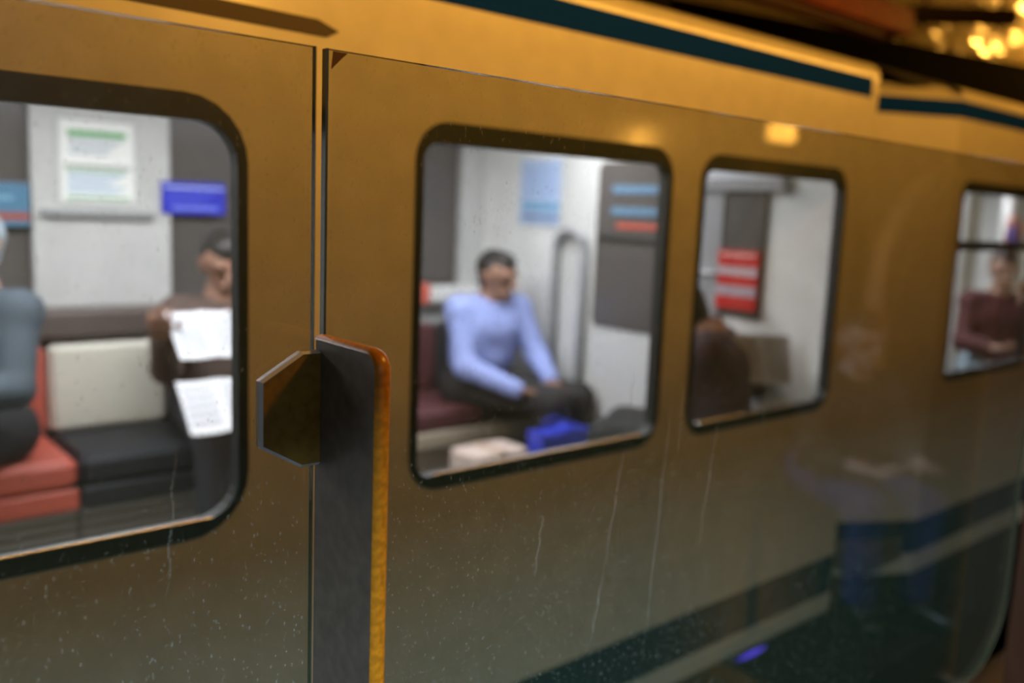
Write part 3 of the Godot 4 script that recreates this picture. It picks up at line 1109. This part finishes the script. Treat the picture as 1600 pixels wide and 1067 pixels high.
func seat(label: String, x0: float, x1: float, back: Material, cushion: Material, front: Material, base: Material) -> void:
	var t := thing("bench_seat", label, "seat", Vector3((x0 + x1) / 2, FLOOR_T, -3.62), "bench seats along the far wall of the car")
	var b := MB.new()
	b.cbox(Vector3(x0 + 0.006, 0.55, -3.88), Vector3(x1 - 0.006, 0.90, -3.80), 0.02)
	part("backrest", b, back, t)
	b = MB.new()
	b.cbox(Vector3(x0 + 0.004, 0.44, -3.86), Vector3(x1 - 0.004, 0.55, -3.38), 0.025)
	part("cushion", b, cushion, t)
	b = MB.new()
	b.cbox(Vector3(x0 + 0.004, 0.36, -3.40), Vector3(x1 - 0.004, 0.44, -3.375), 0.01)
	part("front_rail", b, front, t)
	b = MB.new()
	b.box(Vector3(x0, FLOOR_T, -3.94), Vector3(x1, 0.44, -3.42))
	part("base", b, base, t)
	for k in 6:
		b = MB.new()
		b.cbox(Vector3(x0 + 0.01, 0.125 + k * 0.04, -3.422), Vector3(x1 - 0.01, 0.148 + k * 0.04, -3.408), 0.004)
		part("slat", b, M.grey, t)

func board(called: String, label: String, category: String, lo: Vector3, hi: Vector3, m: Material) -> Node3D:
	var b := MB.new()
	b.cbox(lo, hi, minf(0.004, (hi - lo)[(hi - lo).min_axis_index()] * 0.4))
	var o := obj(called, b, m, null, Vector3((lo.x + hi.x) / 2, lo.y, (lo.z + hi.z) / 2))
	o.set_meta("label", label)
	o.set_meta("category", category)
	return o

func print_sheet(o: Node3D, a: Vector3, b: Vector3, c: Vector3, d: Vector3, im: Image) -> void:
	var q := MB.new()
	q.quad(a, b, c, d)
	part("print", q, picture(im), o)

func interior_one() -> void:
	var red := mat(0.62, 0.13, 0.09, 0.5)
	var maroon := mat(0.10, 0.03, 0.035, 0.6)
	var cream := mat(0.78, 0.74, 0.64, 0.5)
	var beige := mat(0.42, 0.36, 0.28, 0.6)
	seat("salmon red bench seat at the left edge, seen through the left window", 0.40, 0.87, red, red, red, M.vinyl)
	seat("cream-backed bench seat with a dark cushion beside the salmon red seat", 0.87, 1.34, cream, M.navy, M.navy, M.vinyl)
	seat("brown-backed bench seat under the newspaper reader", 1.34, 1.81, maroon, M.navy, M.navy, M.vinyl)
	seat("maroon bench seat hidden mostly by the wall between the windows", 1.81, 2.28, maroon, M.navy, beige, beige)
	seat("beige-fronted maroon bench seat beside the man in the light blue shirt", 2.28, 2.75, maroon, maroon, beige, beige)
	seat("narrow dark bench seat by the white end wall, under the man in light blue", 2.75, 3.14, M.navy, M.navy, beige, beige)
	# brown rail along the seat tops, over the red and cream seats
	var b := MB.new()
	b.cbox(Vector3(0.3, 0.92, -3.94), Vector3(1.8, 1.04, -3.80), 0.02)
	var ra := obj("back_rail", b, mat(0.12, 0.09, 0.08, 0.5), null, Vector3(1.05, 0.92, -3.87))
	ra.set_meta("label", "dark brown rail running above the red and cream seats")
	ra.set_meta("category", "rail")
	# poster on the white pillar
	var im := Image.create_empty(128, 176, false, Image.FORMAT_RGB8)
	im.fill(Color(0.93, 0.94, 0.92))
	im.fill_rect(Rect2i(8, 12, 112, 5), Color(0.98, 0.98, 0.98))
	im.fill_rect(Rect2i(14, 22, 100, 12), Color(0.25, 0.62, 0.3))
	for k in 4:
		im.fill_rect(Rect2i(16, 40 + k * 9, 92 - k * 9, 4), Color(0.62, 0.66, 0.74))
	im.fill_rect(Rect2i(6, 96, 116, 6), Color(0.5, 0.52, 0.5))
	im.fill_rect(Rect2i(10, 106, 104, 4), Color(0.4, 0.65, 0.45))
	for k in 5:
		im.fill_rect(Rect2i(12, 114 + k * 9, 100 - (k % 3) * 14, 5), Color(0.66, 0.76, 0.86))
	im.fill_rect(Rect2i(10, 164, 108, 5), Color(0.35, 0.6, 0.4))
	var o := board("poster", "white poster with green bands on the white pillar, in the left window", "poster", Vector3(0.97, 1.46, -3.95), Vector3(1.26, 1.79, -3.94), M.paper)
	print_sheet(o, Vector3(0.972, 1.462, -3.939), Vector3(1.258, 1.462, -3.939), Vector3(1.258, 1.788, -3.939), Vector3(0.972, 1.788, -3.939), im)
	board("shelf_ledge", "grey ledge under the green-banded poster on the white pillar", "ledge", Vector3(0.9, 1.40, -3.95), Vector3(1.34, 1.43, -3.92), M.grey)
	im = Image.create_empty(128, 64, false, Image.FORMAT_RGB8)
	im.fill(Color(0.12, 0.16, 0.72))
	im.fill_rect(Rect2i(4, 8, 120, 5), Color(0.7, 0.75, 0.95))
	for k in 3:
		im.fill_rect(Rect2i(10, 20 + k * 9, 96 - k * 12, 3), Color(0.3, 0.36, 0.85))
	im.fill_rect(Rect2i(20, 48, 92, 8), Color(0.45, 0.5, 0.9))
	o = board("notice", "bright blue notice on the dark far window, in the left train window", "sign", Vector3(1.37, 1.425, -3.95), Vector3(1.655, 1.565, -3.94), mat(0.05, 0.06, 0.45))
	print_sheet(o, Vector3(1.372, 1.427, -3.939), Vector3(1.653, 1.427, -3.939), Vector3(1.653, 1.563, -3.939), Vector3(1.372, 1.563, -3.939), im)
	# small coloured advert at the far left
	im = Image.create_empty(96, 64, false, Image.FORMAT_RGB8)
	im.fill(Color(0.3, 0.48, 0.6))
	im.fill_rect(Rect2i(0, 44, 96, 12), Color(0.6, 0.32, 0.28))
	im.fill_rect(Rect2i(8, 20, 70, 5), Color(0.5, 0.7, 0.8))
	o = board("advert", "small teal and red advert at the left edge of the left window", "sign", Vector3(0.55, 1.36, -3.95), Vector3(0.86, 1.53, -3.94), M.grey)
	print_sheet(o, Vector3(0.552, 1.362, -3.939), Vector3(0.858, 1.362, -3.939), Vector3(0.858, 1.528, -3.939), Vector3(0.552, 1.528, -3.939), im)
	# pale blue poster on the end wall
	im = Image.create_empty(96, 96, false, Image.FORMAT_RGB8)
	im.fill(Color(0.72, 0.8, 0.93))
	for k in 6:
		im.fill_rect(Rect2i(10, 10 + k * 8, 74 - (k % 2) * 14, 3), Color(0.6, 0.7, 0.88))
	im.fill_rect(Rect2i(6, 62, 84, 14), Color(0.5, 0.68, 0.82))
	im.fill_rect(Rect2i(4, 82, 88, 6), Color(0.35, 0.45, 0.6))
	o = board("poster", "pale blue poster on the white end wall, right of the seated man's head", "poster", Vector3(3.14, 1.43, -3.64), Vector3(3.15, 1.765, -3.27), M.paper)
	print_sheet(o, Vector3(3.139, 1.432, -3.638), Vector3(3.139, 1.432, -3.272), Vector3(3.139, 1.763, -3.272), Vector3(3.139, 1.763, -3.638), im)
	# tall grey grab rail with a rounded top
	var t := thing("grab_rail", "grey grab rail with a rounded top beside the end door", "rail", Vector3(3.11, FLOOR_T, -3.2))
	b = MB.new()
	var pts: Array = [Vector3(3.11, FLOOR_T, -3.31)]
	for k in 9:
		var a := PI - PI * k / 8
		pts.append(Vector3(3.11, 1.33 + sin(a) * 0.08, -3.21 + cos(a) * 0.10))
	pts.append(Vector3(3.11, FLOOR_T, -3.11))
	b.tube(pts, 0.024)
	part("tube", b, M.grey, t)
	for z in [-3.31, -3.11]:
		b = MB.new()
		b.tube([Vector3(3.11, FLOOR_T, z), Vector3(3.11, FLOOR_T + 0.015, z)], 0.045, 14)
		part("flange", b, M.grey, t)
	# red and white notice
	im = Image.create_empty(64, 80, false, Image.FORMAT_RGB8)
	im.fill(Color(0.75, 0.1, 0.09))
	im.fill_rect(Rect2i(4, 4, 56, 3), Color(0.95, 0.8, 0.78))
	im.fill_rect(Rect2i(0, 22, 64, 12), Color(0.72, 0.66, 0.68))
	im.fill_rect(Rect2i(0, 48, 64, 14), Color(0.66, 0.62, 0.66))
	o = board("notice", "red and white banded notice on the end wall, in the third window", "sign", Vector3(3.115, 1.13, -2.32), Vector3(3.13, 1.375, -2.12), mat(0.5, 0.02, 0.02))
	print_sheet(o, Vector3(3.114, 1.132, -2.318), Vector3(3.114, 1.132, -2.122), Vector3(3.114, 1.373, -2.122), Vector3(3.114, 1.373, -2.318), im)
	# white board with red end behind the man
	t = thing("headrest_board", "white board with a red end, behind the shoulder of the man in blue", "board", Vector3(2.87, 1.0, -3.87))
	b = MB.new()
	b.cbox(Vector3(2.74, 1.0, -3.94), Vector3(3.08, 1.085, -3.86), 0.01)
	part("panel", b, M.white, t)
	b = MB.new()
	b.cbox(Vector3(2.66, 0.99, -3.94), Vector3(2.74, 1.10, -3.86), 0.01)
	part("end_cap", b, red, t)
	# things at the man's feet
	t = thing("shopping_bag", "bright blue shopping bag on the floor by the seated man's feet", "bag", Vector3(2.93, FLOOR_T, -2.9))
	b = MB.new()
	b.prism(PackedVector2Array([Vector2(-0.13, 0), Vector2(0.13, 0), Vector2(0.15, 0.41), Vector2(0.05, 0.43), Vector2(-0.06, 0.41), Vector2(-0.15, 0.42)]), Vector3(2.80, FLOOR_T, -2.96), Vector3.RIGHT, Vector3.UP, Vector3.BACK, 0.11, 0.008)
	part("sack", b, mat(0.04, 0.06, 0.62, 0.4), t)
	for z in [-2.95, -2.87]:
		b = MB.new()
		var q: Array = []
		for k in 9:
			var a := PI - PI * k / 8
			q.append(Vector3(2.80 + cos(a) * 0.07, FLOOR_T + 0.40 + sin(a) * 0.06, z))
		b.tube(q, 0.006, 6)
		part("handle", b, mat(0.04, 0.06, 0.5, 0.4), t)
	t = thing("parcel", "pale pink parcel on the floor left of the blue bag", "parcel", Vector3(2.47, FLOOR_T, -3.0))
	b = MB.new()
	b.cbox(Vector3(2.32, FLOOR_T, -3.10), Vector3(2.62, FLOOR_T + 0.35, -2.90), 0.012)
	part("box", b, mat(0.62, 0.5, 0.44, 0.7), t)
	b = MB.new()
	b.box(Vector3(2.45, FLOOR_T + 0.35, -3.10), Vector3(2.49, FLOOR_T + 0.352, -2.90))
	part("tape", b, mat(0.5, 0.36, 0.26, 0.4), t)
	# newspaper of the reader: two half-folded sheets, and one on the knees
	t = thing("newspaper", "open white newspaper held up by the reader in the left window", "newspaper", Vector3(1.3, 0.94, -3.2))
	sheet(t, Vector3(1.13, 1.09, -3.24), Vector3(1.40, 1.09, -3.22), Vector3(1.42, 0.93, -3.14), Vector3(1.15, 0.93, -3.14))
	t = thing("newspaper", "folded white newspaper on the reader's knees, below the open one", "newspaper", Vector3(1.3, 0.7, -3.05))
	sheet(t, Vector3(1.13, 0.85, -3.14), Vector3(1.42, 0.85, -3.14), Vector3(1.42, 0.68, -3.02), Vector3(1.14, 0.68, -3.02))
	# grey newspaper of the dark-clad passenger
	t = thing("newspaper", "grey newspaper at the bent elbow of the dark-clad passenger, third window", "newspaper", Vector3(2.98, 0.85, -2.0))
	sheet(t, Vector3(2.90, 1.06, -2.06), Vector3(3.08, 1.06, -1.93), Vector3(3.08, 0.87, -1.90), Vector3(2.90, 0.87, -2.03), mat(0.36, 0.36, 0.35, 0.7))

func sheet(t: Node3D, a: Vector3, b: Vector3, c: Vector3, d: Vector3, m: Material = null) -> void:
	for k in 2:
		var q := MB.new()
		q.sm = true
		var l := a.lerp(b, 0.5 * k)
		var r := a.lerp(b, 0.5 * k + 0.5)
		var l2 := d.lerp(c, 0.5 * k)
		var r2 := d.lerp(c, 0.5 * k + 0.5)
		var n := (b - a).cross(d - a).normalized()
		for i in 6:
			var g := func(u: float, v: float, off: float) -> Vector3:
				return l.lerp(r, u).lerp(l2.lerp(r2, u), v) + n * (0.012 * sin(PI * u) + off)
			q.quad(g.call(i / 6.0, 1, 0), g.call((i + 1) / 6.0, 1, 0), g.call((i + 1) / 6.0, 0, 0), g.call(i / 6.0, 0, 0))
			q.quad(g.call((i + 1) / 6.0, 1, 0.003), g.call(i / 6.0, 1, 0.003), g.call(i / 6.0, 0, 0.003), g.call((i + 1) / 6.0, 0, 0.003))
		part("page", q, M.paper if m == null else m, t)
		for i in 5:
			q = MB.new()
			var v0 := 0.12 + i * 0.16
			for off in [-0.0015, 0.0045]:
				for s in 6:
					var u0 := 0.1 + s * 0.13
					var g := func(u: float, v: float) -> Vector3:
						return l.lerp(r, u).lerp(l2.lerp(r2, u), v) + n * (0.012 * sin(PI * u) + off)
					q.quad(g.call(u0, v0 + 0.07), g.call(u0 + 0.13, v0 + 0.07), g.call(u0 + 0.13, v0), g.call(u0, v0))
			part("print_line", q, mat(0.42, 0.44, 0.5, 0.7) if m == null else mat(0.22, 0.22, 0.22, 0.7), t)

func interior_two() -> void:
	var b := MB.new()
	# pale door pillars of the second car
	for a in [[6.35, 6.62, "pale slanting pillar in the upper right window, behind the transom bar"], [7.13, 7.5, "pale door pillar at the right edge of the photo"]]:
		b = MB.new()
		b.cbox(Vector3(a[0], FLOOR_T, -2.78), Vector3(a[1], 2.03, -2.70), 0.02)
		var o := obj("door_pillar", b, M.white, null, Vector3((a[0] + a[1]) / 2, FLOOR_T, -2.74))
		o.set_meta("label", a[2])
		o.set_meta("category", "pillar")
		o.set_meta("group", "pale pillars of the second car")
	# orange strap hanging from the rail, and a small blue screen
	var t := thing("hanging_strap", "orange looped hand strap at the upper right window", "strap", Vector3(6.9, 1.9, -2.6))
	b = MB.new()
	var q: Array = []
	for k in 13:
		var a := TAU * k / 12
		q.append(Vector3(6.92 + cos(a) * 0.12, 1.47 + sin(a) * 0.12, -2.6))
	b.tube(q, 0.02, 8)
	part("loop", b, mat(0.6, 0.16, 0.05, 0.5), t)
	b = MB.new()
	b.cbox(Vector3(6.905, 1.58, -2.605), Vector3(6.935, 2.03, -2.595), 0.002)
	part("band", b, mat(0.1, 0.06, 0.05, 0.7), t)
	board("notice", "small blue notice on the pillar at the right edge, above the transom bar", "sign", Vector3(7.0, 1.40, -2.66), Vector3(7.2, 1.54, -2.64), mat(0.12, 0.14, 0.75))
	t = thing("bench_seat", "dark bench seat in the second car under the passenger in dark red", "seat", Vector3(6.15, FLOOR_T, -2.35))
	b = MB.new()
	b.cbox(Vector3(5.7, 0.36, -2.6), Vector3(6.6, 0.5, -2.1), 0.02)
	part("cushion", b, M.navy, t)
	b = MB.new()
	b.box(Vector3(5.75, FLOOR_T, -2.55), Vector3(6.55, 0.36, -2.16))
	part("base", b, M.vinyl, t)


# ---------------------------------------------------------------- tunnel behind and above the train
func tunnel() -> void:
	var b := MB.new()
	b.box(Vector3(-4, -1.4, -5.4), Vector3(20, -1.2, -1.13))
	struct("floor_track", b, M.dark, "black track bed under the train", "floor")
	# turned tunnel wall, tiled
	var dirx := Vector3(cos(0.19), 0, sin(0.19))
	var o := Vector3(3.0, 0, -5.3)
	var n := Vector3(-sin(0.19), 0, cos(0.19))
	b = MB.new()
	var c := func(u: float, y: float, d: float) -> Vector3: return o + dirx * u + Vector3(0, y, 0) + n * d
	b.quad(c.call(-9, -1.4, 0), c.call(13, -1.4, 0), c.call(13, 5.2, 0), c.call(-9, 5.2, 0))
	b.quad(c.call(13, -1.4, -0.2), c.call(-9, -1.4, -0.2), c.call(-9, 5.2, -0.2), c.call(13, 5.2, -0.2))
	var w := struct("wall_tunnel", b, mat(0.06, 0.05, 0.04, 0.6), "dark tunnel wall faced with small glossy tiles, behind the train roof", "wall")
	# the small glossy tiles in view
	var mm := MultiMesh.new()
	mm.transform_format = MultiMesh.TRANSFORM_3D
	var tile := MB.new()
	tile.cbox(Vector3(-0.075, -0.017, -0.006), Vector3(0.075, 0.017, 0.006), 0.004)
	mm.mesh = tile.mesh(Vector3.ZERO)
	var rows := 50
	var cols := 46
	mm.instance_count = rows * cols
	var bs := Basis(dirx, Vector3.UP, n)
	for i in rows:
		for k in cols:
			var tilt := Basis(Vector3.UP, rng.randfn(0, 0.07)) * Basis(Vector3.RIGHT, rng.randfn(0, 0.10))
			mm.set_instance_transform(i * cols + k, Transform3D(bs * tilt, c.call(2.2 + (k + 0.5 * (i % 2)) * 0.158, 3.0 + i * 0.04, 0.006)))
	var mi := MultiMeshInstance3D.new()
	mi.name = "wall_tiles"
	mi.multimesh = mm
	mi.material_override = mat(0.45, 0.37, 0.22, 0.14)
	mi.set_meta("kind", "stuff")
	w.add_child(mi)
	b = MB.new()
	b.box(Vector3(-4, 5.2, -6), Vector3(20, 5.4, -0.8))
	struct("ceiling_tunnel", b, M.dark, "black ceiling of the track tunnel", "ceiling")
	b = MB.new()
	b.box(Vector3(-4, 3.4, -1.0), Vector3(20, 5.4, -0.8))
	struct("wall_header", b, M.dark, "black header above the platform edge", "wall")
	b = MB.new()
	b.box(Vector3(-4.2, -1.4, -7.5), Vector3(-4, 5.4, -0.8))
	struct("wall_tunnel_left", b, M.dark, "black end of the tunnel on the left", "wall")
	b = MB.new()
	b.box(Vector3(17, -1.4, -6), Vector3(17.2, 5.4, -0.8))
	struct("wall_tunnel_right", b, M.dark, "black end of the tunnel on the right", "wall")
	# dark cable duct under the tiles
	b = MB.new()
	var p1 := Vector3(5.0, 0, -4.6)
	var d2 := Vector3(3.09, 0, 0.61).normalized()
	b.prism(PackedVector2Array([Vector2(-2.5, 2.45), Vector2(7.5, 2.45), Vector2(7.5, 3.11), Vector2(-2.5, 3.11)]), p1, d2, Vector3.UP, Vector3(-d2.z, 0, d2.x) * -1.0, 0.3, 0.02)
	var du := obj("cable_duct", b, mat(0.004, 0.003, 0.002, 0.9), null, Vector3.ZERO)
	du.material_override.metallic_specular = 0.1
	du.set_meta("label", "long dark brown duct above the train roof, below the glittering tiles")
	du.set_meta("category", "duct")
	# rusty red beam above the roof
	b = MB.new()
	b.cbox(Vector3(1.5, 2.70, -3.15), Vector3(5.75, 2.86, -2.9), 0.01)
	var rb := obj("overhead_beam", b, grained(0.42, 0.06, 0.02, 0.6, 3.0, 0.4, 31), null, Vector3(3.6, 2.7, -3.0))
	rb.set_meta("label", "rusty red beam running above the train roof at the top of the photo")
	rb.set_meta("category", "beam")
	for k in 2:
		b = MB.new()
		b.tube([Vector3(1.5, 2.66 - k * 0.035, -2.88 + k * 0.03), Vector3(3.2, 2.66 - k * 0.035, -2.88 + k * 0.03), Vector3(5.3, 2.66 - k * 0.035, -2.88 + k * 0.03)], 0.007)
		var pi := obj("pipe", b, mat(0.12, 0.04, 0.015, 0.4, 0.3), null, Vector3(3.4, 2.66 - k * 0.035, -2.88))
		pi.set_meta("label", ["upper thin copper-lit pipe under the rusty red beam", "lower thin copper-lit pipe under the rusty red beam"][k])
		pi.set_meta("category", "pipe")
		pi.set_meta("group", "thin pipes under the red beam")
	# hanging trough
	var t := thing("hanging_trough", "dark box trough hanging by two rods in front of the glittering tiles", "trough", Vector3(7.3, 3.1, -3.6))
	b = MB.new()
	b.prism(PackedVector2Array([Vector2(-0.42, 0), Vector2(0.42, 0), Vector2(0.42, 0.12), Vector2(-0.42, 0.12)]), Vector3(7.55, 3.12, -3.45), Vector3(0.75, 0, 0.66), Vector3.UP, Vector3(-0.66, 0, 0.75), 0.14, 0.01)
	part("trough", b, mat(0.05, 0.025, 0.014, 0.5), t)
	for s in [-0.3, 0.3]:
		b = MB.new()
		var p := Vector3(7.55 + 0.75 * s - 0.04, 3.24, -3.45 + 0.66 * s + 0.05)
		b.tube([p, p + Vector3(0, 1.96, 0)], 0.012, 8)
		part("rod", b, M.dark, t)
		b = MB.new()
		b.tube([p + Vector3(0, -0.12, 0), p + Vector3(0, -0.16, 0)], 0.02, 8)
		part("nut", b, M.dark, t)


# ---------------------------------------------------------------- people
func seated(at: Vector3, seat_y: float, face: Vector3, lean := Vector3.ZERO, size := 1.0) -> Dictionary:
	var F := Vector3(face.x, 0, face.z).normalized()
	var R := Vector3.UP.cross(F).normalized()   # the person's left
	var p := Vector3(at.x, seat_y + 0.11, at.z)
	var j := {"pelvis": p}
	j.chest = p + Vector3(0, 0.33 * size, 0) + lean * 0.7
	j.neck = p + Vector3(0, 0.50 * size, 0) + lean
	j.head = p + Vector3(0, 0.645 * size, 0) + lean * 1.1 + F * 0.02
	j.sl = p + Vector3(0, 0.43 * size, 0) + R * 0.165 + lean * 0.9
	j.sr = p + Vector3(0, 0.43 * size, 0) - R * 0.165 + lean * 0.9
	j.el = j.sl + Vector3(0, -0.25, 0) + F * 0.1 + R * 0.06
	j.er = j.sr + Vector3(0, -0.25, 0) + F * 0.1 - R * 0.06
	j.wl = j.el + F * 0.21 - R * 0.1 + Vector3(0, 0.0, 0)
	j.wr = j.er + F * 0.21 + R * 0.1 + Vector3(0, 0.0, 0)
	j.hl = p + R * 0.09 + Vector3(0, -0.015, 0)
	j.hr = p - R * 0.09 + Vector3(0, -0.015, 0)
	j.kl = j.hl + F * 0.42 * size + R * 0.03
	j.kr = j.hr + F * 0.42 * size - R * 0.03
	j.kl.y = seat_y + 0.075
	j.kr.y = seat_y + 0.075
	j.al = j.kl + F * 0.02
	j.ar = j.kr + F * 0.02
	j.face = F
	return j

func people() -> void:
	var g := FLOOR_T + 0.07
	# the man in the light blue shirt
	var j := seated(Vector3(2.78, 0, -3.50), 0.52, Vector3(-0.15, 0, 1), Vector3(0.02, -0.06, 0.06))
	j.al.y = g; j.ar.y = g
	j.el = j.sl + Vector3(0.05, -0.23, 0.12)
	j.wl = j.el + Vector3(-0.02, -0.05, 0.22)
	j.er = j.sr + Vector3(-0.03, -0.26, 0.1)
	j.wr = Vector3(2.74, 0.66, -3.12)
	j.kl = Vector3(3.05, 0.61, -3.04); j.kr = Vector3(2.88, 0.61, -3.02)
	j.al = Vector3(3.05, g, -3.04); j.ar = Vector3(2.86, g, -3.12)
	j.wl = Vector3(2.94, 0.69, -3.12)
	j.head += Vector3(0.01, -0.035, 0.01)
	j.hd_wr = Vector3(1, -0.15, 0.25)
	j.face = Vector3(0.25, -0.12, 1)
	var shirt := grained(0.36, 0.44, 0.86, 0.7, 4.0, 0.12, 41)
	person("seated man in a light blue shirt with short dark hair, in the second window", "", j, {"skin": M.skin, "top": shirt, "trousers": mat(0.02, 0.018, 0.02, 0.8), "hair": mat(0.012, 0.01, 0.01, 0.5)})
	# newspaper reader
	j = seated(Vector3(1.47, 0, -3.6), 0.55, Vector3(-0.2, 0, 1), Vector3(0, -0.06, 0.05))
	j.kl.z = -3.14; j.kr.z = -3.14
	j.al = Vector3(j.kl.x, g, -3.13); j.ar = Vector3(j.kr.x, g, -3.13)
	j.wl = Vector3(1.48, 0.99, -3.26); j.el = Vector3(1.69, 0.86, -3.42)
	j.wr = Vector3(1.13, 0.99, -3.27); j.er = Vector3(1.21, 0.84, -3.46)
	j.face = Vector3(-0.1, -0.35, 1)
	person("seated passenger in dark brown reading a white newspaper, in the left window", "", j, {"skin": M.skin, "top": mat(0.10, 0.065, 0.055, 0.8), "top_name": "coat", "trousers": mat(0.03, 0.03, 0.04, 0.8), "hair": mat(0.02, 0.016, 0.014, 0.5)})
	# grey-blue passenger at the left edge
	j = seated(Vector3(0.60, 0, -3.56), 0.55, Vector3(-0.8, 0, 0.6), Vector3(0.0, 0.0, 0.03))
	j.al.y = g; j.ar.y = g
	person("passenger in a grey-blue jacket at the left edge of the left window", "", j, {"skin": M.skin2, "top": mat(0.06, 0.08, 0.10, 0.8), "top_name": "jacket", "trousers": mat(0.02, 0.02, 0.025, 0.8), "hair": mat(0.30, 0.36, 0.40, 0.8), "hair_name": "cap"})
	# dark maroon passenger, bent forward, elbow out
	var st := thing("bench_seat", "dark near-side bench seat under the maroon-clad passenger, third window", "seat", Vector3(2.75, FLOOR_T, -2.05))
	var b := MB.new()
	b.cbox(Vector3(2.4, 0.42, -2.3), Vector3(3.14, 0.55, -1.83), 0.02)
	part("cushion", b, M.navy, st)
	b = MB.new()
	b.box(Vector3(2.42, FLOOR_T, -2.26), Vector3(3.13, 0.42, -1.84))
	part("base", b, M.vinyl, st)
	j = seated(Vector3(2.86, 0, -2.06), 0.55, Vector3(-0.5, 0, -1), Vector3(-0.02, -0.1, -0.06))
	j.al.y = g; j.ar.y = g
	j.head = j.neck + Vector3(-0.06, 0.06, -0.10)
	j.face = Vector3(-0.4, -0.75, -0.8)
	j.crown = Vector3(-0.3, 0.8, -0.5)
	j.el = j.sl + Vector3(0.03, -0.24, -0.08)
	j.wl = j.el + Vector3(0.16, -0.02, -0.10)
	j.er = j.sr + Vector3(0.13, -0.16, 0.10)
	j.wr = j.er + Vector3(-0.2, 0.03, -0.12)
	person("passenger in a dark maroon coat bent forward with one elbow out, third window", "", j, {"skin": M.skin, "top": mat(0.035, 0.014, 0.018, 0.8), "top_name": "coat", "trousers": mat(0.02, 0.02, 0.022, 0.8), "hair": mat(0.012, 0.01, 0.012, 0.5)})
	# passenger of the second car
	j = seated(Vector3(6.12, 0, -2.35), 0.5, Vector3(-0.75, 0, 0.65), Vector3(-0.02, 0, 0.02))
	j.al.y = g; j.ar.y = g
	j.wl = j.head + Vector3(-0.06, -0.2, 0.16); j.el = j.sl + Vector3(-0.06, -0.22, 0.12)
	j.hd_wl = Vector3(0.2, 1, -0.1)
	person("passenger in dark red with a raised hand and pale blue trousers, right-hand window", "", j, {"skin": M.skin2, "top": mat(0.09, 0.022, 0.025, 0.8), "top_name": "jacket", "trousers": mat(0.32, 0.42, 0.52, 0.8), "hair": mat(0.05, 0.02, 0.014, 0.5)})
	# the person on the platform bench, seen only mirrored in the glass
	var bn := thing("platform_bench", "dark platform bench under the waiting person, seen only mirrored in the glass", "bench", Vector3(3.45, 0, -0.1))
	b = MB.new()
	b.cbox(Vector3(3.1, 0.33, -0.32), Vector3(4.3, 0.37, 0.12), 0.008)
	part("seat", b, M.dark, bn)
	for x in [3.18, 4.2]:
		for z in [-0.26, 0.06]:
			b = MB.new()
			b.tube([Vector3(x, 0, z), Vector3(x, 0.34, z)], 0.018, 8)
			part("leg", b, M.dark, bn)
	j = seated(Vector3(3.45, 0, -0.1), 0.37, Vector3(-0.5, 0, -1), Vector3(-0.04, -0.08, -0.08))
	j.al = Vector3(j.kl.x, 0.07, j.kl.z); j.ar = Vector3(j.kr.x, 0.07, j.kr.z)
	person("waiting person in a dark jacket with vivid blue trousers, mirrored in the glass", "", j, {"skin": mat(0.5, 0.34, 0.3, 0.5), "top": mat(0.03, 0.028, 0.03, 0.8), "top_name": "jacket", "sleeve": 0.6, "trousers": mat(0.02, 0.025, 0.2, 0.7), "hair": mat(0.02, 0.016, 0.014, 0.5), "ground": 0.0}, 0.015)
